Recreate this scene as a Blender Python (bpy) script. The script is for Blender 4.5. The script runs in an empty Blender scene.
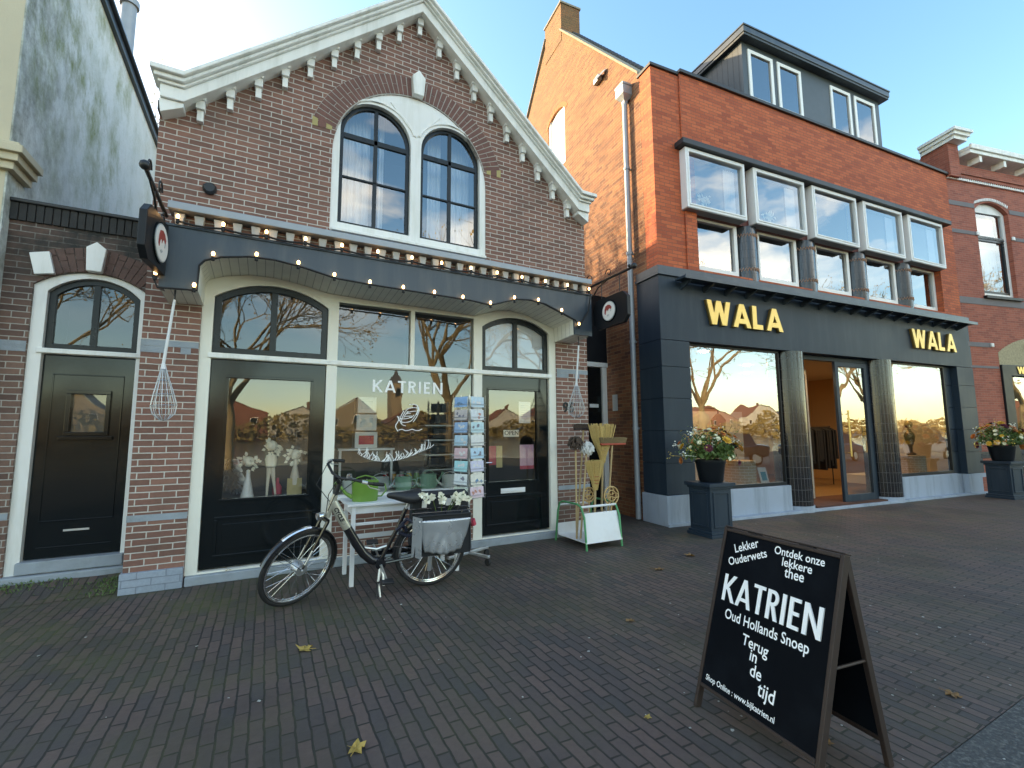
import bpy, bmesh, math, random
from mathutils import Matrix, Vector
from mathutils.geometry import tessellate_polygon
from mathutils import noise as mnoise
random.seed(7)
PI = math.pi
sc = bpy.context.scene
COL = sc.collection

# ------------------------------------------------------------------ camera, sky, sun, exposure
cam_d = bpy.data.cameras.new("camera"); cam = bpy.data.objects.new("camera", cam_d); COL.objects.link(cam)
cam_d.sensor_width = 36.0; cam_d.lens = 459.865 / 1024 * 36.0
cam_d.clip_start = 0.05; cam_d.clip_end = 6000
_pit, _rol, _yaw = math.radians(6.119), math.radians(-.3268), math.radians(61.943)
def _cam_axis(X, Y, Z):
    X, Z = X*math.cos(_rol) - Z*math.sin(_rol), X*math.sin(_rol) + Z*math.cos(_rol)
    y, z = Y*math.cos(_pit) - Z*math.sin(_pit), Y*math.sin(_pit) + Z*math.cos(_pit)
    return Vector((X*math.sin(_yaw) + y*math.cos(_yaw), -X*math.cos(_yaw) + y*math.sin(_yaw), z))
_r, _u, _f = _cam_axis(1, 0, 0), _cam_axis(0, 0, 1), _cam_axis(0, 1, 0)
m = Matrix((_r, _u, -_f)).transposed().to_4x4(); m.translation = (0, 0, 1.55)
cam.matrix_world = m
sc.camera = cam

SUN_EL, SUN_AZ = math.radians(21), math.atan2(-.62, .785)      # azimuth from +Y towards +X
wd = bpy.data.worlds.new("World"); sc.world = wd; wd.use_nodes = True
nt = wd.node_tree; bg = nt.nodes["Background"]
sky = nt.nodes.new("ShaderNodeTexSky"); sky.sky_type = 'NISHITA'; sky.sun_disc = False
sky.sun_elevation = SUN_EL; sky.sun_rotation = SUN_AZ
sky.air_density = 1.0; sky.dust_density = .8; sky.ozone_density = 2.0
hs = nt.nodes.new("ShaderNodeHueSaturation"); hs.inputs["Saturation"].default_value = 1.25
nt.links.new(sky.outputs[0], hs.inputs["Color"]); # a bank of broken cloud in the half of the sky over the water
geo = nt.nodes.new("ShaderNodeTexCoord"); sp = nt.nodes.new("ShaderNodeSeparateXYZ"); nt.links.new(geo.outputs["Generated"], sp.inputs[0])
mpc = nt.nodes.new("ShaderNodeMapping"); mpc.inputs["Scale"].default_value = (1, 1, 2.6); nt.links.new(geo.outputs["Generated"], mpc.inputs[0])
nz = nt.nodes.new("ShaderNodeTexNoise"); nz.inputs["Scale"].default_value = 2.6; nz.inputs["Detail"].default_value = 8; nz.inputs["Roughness"].default_value = .6; nt.links.new(mpc.outputs[0], nz.inputs["Vector"])
r1 = nt.nodes.new("ShaderNodeMapRange"); r1.inputs[1].default_value = .48; r1.inputs[2].default_value = .68; nt.links.new(nz.outputs[0], r1.inputs[0])
r2 = nt.nodes.new("ShaderNodeMapRange"); r2.inputs[1].default_value = -.02; r2.inputs[2].default_value = -.35; nt.links.new(sp.outputs[1], r2.inputs[0])
mm = nt.nodes.new("ShaderNodeMath"); mm.operation = 'MULTIPLY'; nt.links.new(r1.outputs[0], mm.inputs[0]); nt.links.new(r2.outputs[0], mm.inputs[1])
m3 = nt.nodes.new("ShaderNodeMath"); m3.operation = 'MULTIPLY'; nt.links.new(mm.outputs[0], m3.inputs[0]); m3.inputs[1].default_value = .75
r4 = nt.nodes.new("ShaderNodeMapRange"); r4.inputs[1].default_value = .16; r4.inputs[2].default_value = .34; nt.links.new(sp.outputs[2], r4.inputs[0]); nt.links.new(r4.outputs[0], m3.inputs[1])
hc = nt.nodes.new("ShaderNodeHueSaturation"); hc.inputs["Saturation"].default_value = .25; hc.inputs["Value"].default_value = 1.7; nt.links.new(sky.outputs[0], hc.inputs["Color"])
mxc = nt.nodes.new("ShaderNodeMix"); mxc.data_type = 'RGBA'; nt.links.new(m3.outputs[0], mxc.inputs[0]); nt.links.new(hs.outputs[0], mxc.inputs[6]); nt.links.new(hc.outputs[0], mxc.inputs[7])
nt.links.new(mxc.outputs[2], bg.inputs[0])
bg.inputs[1].default_value = 0.15
sd = bpy.data.lights.new("sun", 'SUN'); sd.energy = 2.0; sd.angle = math.radians(.5); sd.color = (1, .86, .66)
so = bpy.data.objects.new("sun", sd); COL.objects.link(so)
_d = Vector((math.sin(SUN_AZ)*math.cos(SUN_EL), math.cos(SUN_AZ)*math.cos(SUN_EL), math.sin(SUN_EL)))
so.rotation_euler = _d.to_track_quat('Z', 'Y').to_euler()
vs = sc.view_settings
sc.display_settings.display_device = 'sRGB'
vs.view_transform = 'Standard'; vs.look = 'None'; vs.gamma = 1; vs.use_curve_mapping = False
vs.exposure = 2.18
try:
    vs.use_white_balance = True; vs.white_balance_temperature = 9400; vs.white_balance_tint = 9
except Exception: pass
sc.cycles.use_denoising = True
sc.cycles.max_bounces = 7; sc.cycles.transparent_max_bounces = 12; sc.cycles.glossy_bounces = 4
sc.cycles.caustics_reflective = False; sc.cycles.caustics_refractive = False
sc.cycles.sample_clamp_indirect = 6

# ------------------------------------------------------------------ materials
def new_mat(name):
    m = bpy.data.materials.new(name); m.use_nodes = True
    nt = m.node_tree; p = nt.nodes["Principled BSDF"]
    return m, nt, p, nt.nodes, nt.links
def rgb(c): return (c[0], c[1], c[2], 1)
def math_node(N, L, op, a, b=None, clamp=False):
    n = N.new("ShaderNodeMath"); n.operation = op; n.use_clamp = clamp
    for i, v in enumerate((a, b)):
        if v is None: continue
        if isinstance(v, (int, float)): n.inputs[i].default_value = v
        else: L.new(v, n.inputs[i])
    return n.outputs[0]
def mix_rgb(N, L, fac, a, b, blend='MIX'):
    n = N.new("ShaderNodeMix"); n.data_type = 'RGBA'; n.blend_type = blend
    for s, v in ((n.inputs[0], fac), (n.inputs[6], a), (n.inputs[7], b)):
        if isinstance(v, (int, float)): s.default_value = v
        elif isinstance(v, tuple): s.default_value = rgb(v)
        else: L.new(v, s)
    return n.outputs[2]
def noise(N, L, vec, scale, detail=4, rough=.55):
    n = N.new("ShaderNodeTexNoise"); n.inputs["Scale"].default_value = scale
    n.inputs["Detail"].default_value = detail; n.inputs["Roughness"].default_value = rough
    if vec is not None: L.new(vec, n.inputs["Vector"])
    return n.outputs[0]
def ramp(N, L, v, lo, hi):
    n = N.new("ShaderNodeMapRange"); n.inputs[1].default_value = lo; n.inputs[2].default_value = hi
    L.new(v, n.inputs[0]); return n.outputs[0]
def mat(name, c, rough=.5, metal=0, var=.12, scale=6, bump=0, bscale=60, coat=0, emit=None, spec=.5, stain=None, stain_amt=.5, stain_scale=3, streak=False):
    m, nt, p, N, L = new_mat(name)
    tc = N.new("ShaderNodeTexCoord").outputs["Object"]
    n = noise(N, L, tc, scale)
    col = mix_rgb(N, L, n, tuple(x*(1-var) for x in c), tuple(min(1, x*(1+var)) for x in c))
    if stain:
        sv = tc
        if streak:
            mpn = N.new("ShaderNodeMapping"); mpn.inputs["Scale"].default_value = (1, 1, .13); L.new(tc, mpn.inputs[0]); sv = mpn.outputs[0]
        s = ramp(N, L, noise(N, L, sv, stain_scale, 6, .65), .48, .70)
        col = mix_rgb(N, L, math_node(N, L, 'MULTIPLY', s, stain_amt), col, stain)
    L.new(col, p.inputs["Base Color"])
    r = math_node(N, L, 'MULTIPLY_ADD', n, .2); N[-1].inputs[2].default_value = max(.02, rough-.1)
    L.new(r, p.inputs["Roughness"])
    p.inputs["Metallic"].default_value = metal; p.inputs["Coat Weight"].default_value = coat
    p.inputs["Specular IOR Level"].default_value = spec
    if emit:
        p.inputs["Emission Color"].default_value = rgb(emit[0]); p.inputs["Emission Strength"].default_value = emit[1]
    if bump:
        b = N.new("ShaderNodeBump"); b.inputs["Strength"].default_value = bump; b.inputs["Distance"].default_value = .01
        L.new(noise(N, L, tc, bscale, 5), b.inputs["Height"]); L.new(b.outputs[0], p.inputs["Normal"])
    return m
def brick(name, c1, c2, mortar, bw=.22, rh=.0625, ms=.009, swap=False, rough=.8, bump=.5, offset=.5, dirt_or_shade=None, dirt_or_shade_scale=1.2, dirt_or_shade_lo=.5, moss=None, coat=0, third=None, bias=0, warp=.004):
    m, nt, p, N, L = new_mat(name)
    tcn = N.new("ShaderNodeTexCoord"); uv = tcn.outputs["UV"]; ob = tcn.outputs["Object"]
    sx = N.new("ShaderNodeSeparateXYZ"); L.new(uv, sx.inputs[0])
    cx = N.new("ShaderNodeCombineXYZ")
    # a slight wander so that courses are not ruler straight
    wn = N.new("ShaderNodeTexNoise"); wn.inputs["Scale"].default_value = 9; wn.inputs["Detail"].default_value = 2; L.new(ob, wn.inputs["Vector"])
    ws = N.new("ShaderNodeSeparateXYZ"); L.new(wn.outputs["Color"], ws.inputs[0])
    a = math_node(N, L, 'MULTIPLY_ADD', ws.outputs[0], warp*2); L.new(sx.outputs[1 if swap else 0], N[-1].inputs[2])
    b = math_node(N, L, 'MULTIPLY_ADD', ws.outputs[1], warp*2); L.new(sx.outputs[0 if swap else 1], N[-1].inputs[2])
    L.new(a, cx.inputs[0]); L.new(b, cx.inputs[1])
    br = N.new("ShaderNodeTexBrick"); br.offset = offset
    L.new(cx.outputs[0], br.inputs["Vector"])
    for k, v in (("Scale", 1), ("Mortar Size", ms/2), ("Mortar Smooth", .25), ("Bias", bias), ("Brick Width", bw), ("Row Height", rh)):
        br.inputs[k].default_value = v
    br.inputs["Color1"].default_value = rgb(c1); br.inputs["Color2"].default_value = rgb(c2); br.inputs["Mortar"].default_value = rgb(mortar)
    col = br.outputs["Color"]
    if third:                                   # a second, independent tint per brick
        b2 = N.new("ShaderNodeTexBrick"); b2.offset = offset; L.new(cx.outputs[0], b2.inputs["Vector"])
        for k, v in (("Scale", 1), ("Mortar Size", 0), ("Bias", -.35), ("Brick Width", bw), ("Row Height", rh)): b2.inputs[k].default_value = v
        b2.inputs["Color1"].default_value = (0, 0, 0, 1); b2.inputs["Color2"].default_value = (1, 1, 1, 1)
        k = math_node(N, L, 'MULTIPLY', math_node(N, L, 'POWER', b2.outputs["Color"], 2.0), math_node(N, L, 'SUBTRACT', 1.0, br.outputs["Fac"]))
        col = mix_rgb(N, L, math_node(N, L, 'MULTIPLY', k, .8), col, third)
    n1 = noise(N, L, ob, 25, 6, .7)
    col = mix_rgb(N, L, .55, col, mix_rgb(N, L, n1, (.25, .25, .25), (.8, .8, .8)), 'OVERLAY')
    if dirt_or_shade:
        d = ramp(N, L, noise(N, L, ob, dirt_or_shade_scale, 5, .6), dirt_or_shade_lo, dirt_or_shade_lo+.2)
        col = mix_rgb(N, L, math_node(N, L, 'MULTIPLY', d, .6), col, dirt_or_shade)
    if moss:
        mc, mfun = moss
        col = mix_rgb(N, L, mfun(N, L, ob, br.outputs["Fac"]), col, mc)
    L.new(col, p.inputs["Base Color"])
    p.inputs["Roughness"].default_value = rough; p.inputs["Coat Weight"].default_value = coat
    h = math_node(N, L, 'MULTIPLY_ADD', n1, .35); L.new(math_node(N, L, 'SUBTRACT', 1.0, br.outputs["Fac"]), N[-2].inputs[2])
    bp = N.new("ShaderNodeBump"); bp.inputs["Strength"].default_value = bump; bp.inputs["Distance"].default_value = .008
    L.new(h, bp.inputs["Height"]); L.new(bp.outputs[0], p.inputs["Normal"])
    return m
def groove(name, c, pitch, rough=.5, depth=.6, axis=0, dark=.35, width=.08):
    m, nt, p, N, L = new_mat(name)
    tcn = N.new("ShaderNodeTexCoord"); sx = N.new("ShaderNodeSeparateXYZ"); L.new(tcn.outputs["UV"], sx.inputs[0])
    f = math_node(N, L, 'FRACT', math_node(N, L, 'DIVIDE', sx.outputs[axis], pitch))
    g = math_node(N, L, 'LESS_THAN', f, width)
    n = noise(N, L, tcn.outputs["Object"], 7)
    base = mix_rgb(N, L, n, tuple(x*.85 for x in c), tuple(min(1, x*1.1) for x in c))
    L.new(mix_rgb(N, L, g, base, tuple(x*dark for x in c)), p.inputs["Base Color"])
    p.inputs["Roughness"].default_value = rough
    bp = N.new("ShaderNodeBump"); bp.inputs["Strength"].default_value = depth; bp.inputs["Distance"].default_value = .01
    L.new(math_node(N, L, 'SUBTRACT', 1.0, g), bp.inputs["Height"]); L.new(bp.outputs[0], p.inputs["Normal"])
    return m
def glass(name, refl=.3, tint=(1, 1, 1), wavy=.03, wscale=1.6):
    m, nt, p, N, L = new_mat(name)
    out = N["Material Output"]; N.remove(p)
    tr = N.new("ShaderNodeBsdfTransparent"); tr.inputs[0].default_value = rgb(tint)
    gl = N.new("ShaderNodeBsdfAnisotropic") if False else N.new("ShaderNodeBsdfGlossy"); gl.inputs["Roughness"].default_value = .003
    fr = N.new("ShaderNodeFresnel"); fr.inputs[0].default_value = 1.5
    fac = math_node(N, L, 'MULTIPLY_ADD', fr.outputs[0], 1-refl); N[-1].inputs[2].default_value = refl
    mx = N.new("ShaderNodeMixShader"); L.new(fac, mx.inputs[0]); L.new(tr.outputs[0], mx.inputs[1]); L.new(gl.outputs[0], mx.inputs[2])
    bp = N.new("ShaderNodeBump"); bp.inputs["Strength"].default_value = wavy; bp.inputs["Distance"].default_value = .1
    tc = N.new("ShaderNodeTexCoord"); L.new(noise(N, L, tc.outputs["Object"], wscale, 1), bp.inputs["Height"]); L.new(bp.outputs[0], gl.inputs["Normal"])
    L.new(mx.outputs[0], out.inputs[0])
    return m

def moss_pave(N, L, ob, fac):
    s = N.new("ShaderNodeSeparateXYZ"); L.new(ob, s.inputs[0])
    near = ramp(N, L, s.outputs[1], 2.4, 6.0)                      # moss grows where it stays damp along the fronts
    left = ramp(N, L, s.outputs[0], 4.0, -.5)
    n = ramp(N, L, noise(N, L, ob, 1.3, 6, .65), .42, .66)
    a = math_node(N, L, 'MULTIPLY', near, math_node(N, L, 'MAXIMUM', left, .25))
    a = math_node(N, L, 'ADD', a, .34)
    joint = math_node(N, L, 'MULTIPLY_ADD', fac, .5); N[-1].inputs[2].default_value = .5
    return math_node(N, L, 'MULTIPLY', math_node(N, L, 'MULTIPLY', n, a), joint, True)
def stain_top(z0, z1):
    def f(N, L, ob, fac):
        s = N.new("ShaderNodeSeparateXYZ"); L.new(ob, s.inputs[0])
        t = ramp(N, L, s.outputs[2], z0, z1)
        n = ramp(N, L, noise(N, L, ob, 2.2, 6, .7), .25, .6)
        return math_node(N, L, 'MULTIPLY', t, n, True)
    return f
M = {}
M['brick_k'] = brick("weathered_brown_brick", (.28, .135, .10), (.18, .078, .062), (.54, .50, .45), bw=.225, rh=.0655, ms=.012, third=(.17, .115, .08), dirt_or_shade=(.10, .075, .058), dirt_or_shade_scale=.7, dirt_or_shade_lo=.52)
M['brick_annex'] = brick("sooty_brown_brick", (.22, .125, .095), (.13, .07, .055), (.40, .37, .33), bw=.225, rh=.066, ms=.011, third=(.08, .06, .055), moss=((.022, .024, .022), stain_top(2.7, 3.6)))
M['brick_w'] = brick("orange_red_brick", (.66, .15, .058), (.47, .092, .038), (.23, .085, .052), bw=.23, rh=.066, ms=.010, third=(.30, .065, .034), bump=.7, dirt_or_shade=(.33, .085, .04), dirt_or_shade_scale=.5, dirt_or_shade_lo=.56)
M['brick_side'] = brick("sunny_old_brick", (.34, .125, .05), (.15, .045, .022), (.34, .21, .11), bw=.23, rh=.066, ms=.011, third=(.11, .04, .025), bump=1, dirt_or_shade=(.12, .045, .022), dirt_or_shade_scale=1.6, dirt_or_shade_lo=.5, moss=((.22, .125, .055), stain_top(8.2, 12.6)))  # dark blotches paint dappled shade into the brick colour
M['brick_r'] = brick("pink_red_brick", (.44, .12, .075), (.33, .08, .052), (.38, .22, .16), bw=.22, rh=.06, ms=.007, third=(.24, .07, .05))
M['brick_plain'] = mat("arch_brick", (.19, .09, .075), .85, var=.45, scale=7, bump=.4)
M['brick_dark'] = mat("dark_arch_brick", (.13, .075, .062), .85, var=.5, scale=7, bump=.4)
M['brick_arch_o'] = mat("orange_arch_brick", (.40, .16, .07), .85, var=.3, scale=9, bump=.3)
M['mortar'] = mat("mortar", (.44, .42, .38), .95, var=.15, bump=.3)
M['paver'] = brick("paving_clinker", (.135, .090, .076), (.080, .063, .058), (.030, .027, .024), bw=.21, rh=.073, ms=.013, swap=True, third=(.056, .060, .060), bump=.9, rough=.7, warp=.01,
                   dirt_or_shade=(.03, .024, .02), dirt_or_shade_scale=.6, dirt_or_shade_lo=.48, moss=((.085, .092, .03), moss_pave))
M['asphalt'] = mat("asphalt", (.066, .07, .07), .9, var=.75, scale=70, bump=1, bscale=90, stain=(.20, .20, .185), stain_amt=.8, stain_scale=42)
M['soil'] = mat("ground_earth", (.11, .10, .075), .95, var=.35, scale=.5)
M['water'] = mat("canal_water", (.05, .07, .07), .06, var=.2, bump=.25, bscale=.8)
M['white'] = mat("white_paint", (.86, .86, .83), .42, var=.05, scale=3, stain=(.58, .58, .50), stain_amt=.5, stain_scale=6, streak=True)
M['cream'] = mat("cream_paint", (.82, .80, .71), .45, var=.05, scale=3)
M['white_weather'] = mat("weathered_white_paint", (.90, .90, .86), .5, var=.08, scale=3, stain=(.46, .47, .40), stain_amt=.42, stain_scale=7, streak=True)
M['soffit'] = groove("soffit_boards", (.93, .91, .82), .085, dark=.55)
M['fascia'] = mat("dark_blue_grey_paint", (.035, .055, .076), .34, var=.18, scale=2, stain=(.085, .10, .11), stain_amt=.6, stain_scale=4, streak=True)
M['dark'] = mat("black_gloss_paint", (.005, .008, .0095), .10, var=.2, scale=2, spec=.4)
M['dark_matt'] = mat("black_satin_paint", (.009, .012, .016), .4, var=.2, spec=.3)
M['sash'] = mat("dark_green_sash", (.010, .015, .018), .3, var=.15, spec=.35)
M['zinc'] = mat("zinc", (.33, .36, .39), .5, .35, var=.18, scale=5)
M['stone'] = mat("blue_grey_stone", (.30, .345, .385), .8, var=.18, scale=5, bump=.3, stain=(.16, .19, .17), stain_amt=.55)
M['stone_brick'] = brick("blue_painted_brick", (.30, .355, .42), (.26, .315, .375), (.20, .235, .28), bw=.235, rh=.072, ms=.01, bump=.5)
M['yellow_stone'] = mat("yellow_stone", (.44, .36, .16), .8, var=.2)
M['stucco_front'] = mat("cream_stucco", (.62, .55, .40), .85, var=.06, bump=.2)
M['plinth_w'] = mat("pale_blue_plaster", (.36, .42, .50), .75, var=.1, scale=2.2, bump=.15, stain=(.21, .25, .29), stain_amt=.7, stain_scale=4, streak=True)
M['clad'] = mat("petrol_grey_panel", (.018, .034, .052), .5, var=.1, scale=1.2, spec=.3, stain=(.04, .058, .076), stain_amt=.55, stain_scale=5, streak=True)
M['gold'] = mat("gold_letter", (.80, .53, .17), .32, .55, var=.06)
M['gold_side'] = mat("gold_letter_edge", (.30, .19, .06), .4, .6)
M['pvc'] = mat("white_window_frame", (.88, .88, .86), .35, var=.04)
M['grey_under'] = mat("grey_underside", (.30, .31, .31), .6, var=.1)
M['tiles'] = brick("dark_glazed_tile", (.018, .016, .018), (.010, .011, .014), (.11, .10, .10), bw=.062, rh=.215, ms=.006, offset=0, rough=.16, bump=.3, coat=.2, third=(.02, .018, .017), warp=.001)
M['tile_col'] = brick("slate_glazed_tile", (.055, .06, .068), (.035, .04, .048), (.025, .027, .03), bw=.05, rh=.16, ms=.004, offset=.5, rough=.18, bump=.5, coat=.3)
M['copper'] = mat("copper_zigzag", (.55, .30, .20), .5)
M['roof_tile'] = groove("dark_roof_tiles", (.06, .058, .058), .22, .6, .9, 0, .4, .2)
M['coping'] = mat("dark_coping", (.028, .03, .032), .5, var=.2)
M['coping_stone'] = mat("weathered_coping", (.30, .26, .2), .85, var=.2)
M['dormer'] = groove("dormer_boards", (.045, .058, .066), .16, .5, .8, 0, .4, .08)
M['dormer_flat'] = mat("dormer_panel", (.05, .068, .078), .45, var=.08)
M['steel'] = mat("galvanised_steel", (.50, .52, .54), .4, .55, var=.12)
M['alu'] = mat("brushed_aluminium", (.62, .64, .66), .32, .8, var=.08)
M['chrome'] = mat("chrome", (.75, .76, .78), .16, .95, var=.03)
M['black_iron'] = mat("black_iron", (.014, .015, .017), .4, var=.2)
M['rubber'] = mat("black_rubber", (.016, .016, .017), .75, var=.2)
M['bike_black'] = mat("black_bicycle_lacquer", (.012, .012, .015), .2, coat=.5)
M['bike_champ'] = mat("champagne_lacquer", (.52, .50, .42), .3, .35, coat=.4)
M['plastic_black'] = mat("black_plastic", (.02, .02, .022), .5)
M['silver_bag'] = mat("silver_vinyl", (.52, .55, .58), .28, .6, var=.1, bump=.25, bscale=14)
M['bag_black'] = mat("black_canvas", (.02, .022, .026), .8, var=.3)
M['green_can'] = mat("green_enamel", (.13, .27, .045), .4, var=.1)
M['mint'] = mat("mint_enamel", (.30, .55, .40), .4)
M['can_grey'] = mat("zinc_can", (.50, .54, .55), .45, .2)
M['white_enamel'] = mat("white_enamel", (.88, .89, .88), .35)
M['leaf'] = mat("leaf_green", (.10, .17, .045), .55, var=.4, scale=20)
M['leaf_dark'] = mat("dark_leaf", (.035, .065, .022), .55, var=.4, scale=20)
M['petal_white'] = mat("white_petal", (.90, .88, .74), .6, var=.08)
M['straw'] = mat("straw", (.58, .40, .15), .8, var=.35, scale=60, bump=.6, bscale=120)
M['cane'] = mat("cane", (.52, .33, .14), .55, var=.2, scale=20)
M['wood'] = mat("pale_wood", (.50, .35, .18), .6, var=.18, scale=12)
M['brown_bristle'] = mat("brown_bristle", (.09, .06, .045), .9, var=.4, scale=40, bump=.6)
M['tan_bristle'] = mat("tan_bristle", (.26, .18, .09), .9, var=.35, scale=50, bump=.6)
M['mop_white'] = mat("white_cotton", (.72, .72, .70), .9, var=.1, bump=.8, bscale=40)
M['red_paint'] = mat("red_paint", (.42, .06, .03), .5)
M['green_metal'] = mat("green_metal", (.05, .30, .12), .4)
M['white_metal'] = mat("white_metal", (.76, .77, .78), .4, var=.05, stain=(.5, .48, .44), stain_amt=.35)
M['curtain'] = mat("net_curtain", (.86, .87, .88), .9, var=.06)
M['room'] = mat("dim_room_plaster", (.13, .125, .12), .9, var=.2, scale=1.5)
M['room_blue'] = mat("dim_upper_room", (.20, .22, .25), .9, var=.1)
M['ochre'] = mat("ochre_plaster", (.56, .34, .17), .85, var=.06, scale=1)
M['warm_white'] = mat("warm_plaster", (.66, .56, .44), .85, var=.05)
M['floor_wood'] = groove("shop_floor_boards", (.30, .18, .09), .12)
M['mat_red'] = mat("door_mat_brown", (.10, .04, .025), .95, var=.3, scale=60)
M['black_cloth'] = mat("black_cloth", (.012, .012, .013), .9, var=.3)
M['paper'] = mat("white_paper", (.78, .78, .76), .7, var=.03)
M['pink'] = mat("pink_paper", (.75, .42, .55), .7, var=.15, scale=30)
M['red_paper'] = mat("red_paper", (.60, .06, .10), .7, var=.2, scale=20)
M['yellow_paper'] = mat("yellow_paper", (.60, .48, .22), .7, var=.2, scale=20)
M['chalkboard'] = mat("chalkboard", (.003, .0045, .007), .6, var=.25, scale=3, stain=(.009, .012, .016), stain_amt=.6, spec=.06)
M['frame_wood'] = mat("dark_brown_wood", (.032, .018, .014), .6, var=.35, scale=14)
M['chalk'] = mat("white_lettering", (.93, .94, .94), .6, var=.04)
M['glass_dull'] = glass("dull_glass", .07); M['glass_door'] = glass("door_glass", .10)
M['glass_k'] = glass("shop_glass", .085, (.93, .96, .95))
M['glass_w'] = glass("clear_shop_glass", .30, (.93, .96, .97))
M['glass_up'] = glass("upstairs_glass", .22, (.9, .95, 1))
M['glass_box'] = glass("bay_glass", .27, (.9, .95, 1))
M['bulb'] = mat("lit_bulb", (1, .85, .6), .3, emit=((1, .62, .32), 3.0))
M['lamp_on'] = mat("lit_downlight", (1, .9, .75), .3, emit=((1, .75, .45), 12))
M['bark'] = mat("pale_bark", (.30, .235, .13), .85, var=.4, scale=5, bump=.6, bscale=12)
M['dead_leaf'] = mat("brown_fallen_leaf", (.24, .13, .05), .7, var=.4, scale=30)
M['yellow_leaf'] = mat("yellow_fallen_leaf", (.42, .28, .07), .7, var=.3, scale=30)

def stucco_side():
    m, nt, p, N, L = new_mat("algae_stained_stucco")
    tc = N.new("ShaderNodeTexCoord").outputs["Object"]
    mp = N.new("ShaderNodeMapping"); mp.inputs["Scale"].default_value = (1, 1.2, .8); L.new(tc, mp.inputs[0])
    run = ramp(N, L, noise(N, L, mp.outputs[0], 1.3, 9, .74), .44, .66)
    patch = ramp(N, L, noise(N, L, tc, .55, 7, .7), .36, .60)
    fine = ramp(N, L, noise(N, L, tc, 5, 9, .75), .40, .66)
    s = N.new("ShaderNodeSeparateXYZ"); L.new(tc, s.inputs[0])
    up = ramp(N, L, s.outputs[2], 3.6, 6.6); back = ramp(N, L, s.outputs[1], 5.0, 1.0)
    c = mix_rgb(N, L, noise(N, L, tc, 1.4, 8, .7), (.70, .76, .73), (.92, .95, .92))
    c = mix_rgb(N, L, math_node(N, L, 'MULTIPLY', math_node(N, L, 'MULTIPLY', run, fine), .55), c, (.46, .50, .42))
    green = math_node(N, L, 'MULTIPLY', math_node(N, L, 'MULTIPLY', patch, run), math_node(N, L, 'MULTIPLY_ADD', math_node(N, L, 'MULTIPLY', up, back), .8), True); N[-2].inputs[2].default_value = .25
    c = mix_rgb(N, L, math_node(N, L, 'MULTIPLY', green, 1.7, True), c, (.27, .32, .13))
    gy = math_node(N, L, 'MULTIPLY', ramp(N, L, s.outputs[1], 1.9, .2), ramp(N, L, noise(N, L, mp.outputs[0], 2.2, 8, .75), .36, .58))
    c = mix_rgb(N, L, math_node(N, L, 'MULTIPLY', math_node(N, L, 'MULTIPLY', gy, math_node(N, L, 'MULTIPLY_ADD', fine, .6)), .95), c, (.20, .21, .18))
    spk = ramp(N, L, noise(N, L, tc, 22, 6, .8), .56, .68)
    c = mix_rgb(N, L, math_node(N, L, 'MULTIPLY', math_node(N, L, 'MULTIPLY', spk, patch), .6), c, (.30, .33, .24))
    L.new(c, p.inputs["Base Color"]); p.inputs["Roughness"].default_value = .9
    b = N.new("ShaderNodeBump"); b.inputs["Strength"].default_value = .7; b.inputs["Distance"].default_value = .02
    L.new(noise(N, L, tc, 7, 9, .7), b.inputs["Height"]); L.new(b.outputs[0], p.inputs["Normal"])
    return m
M['stucco_side'] = stucco_side()

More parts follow.
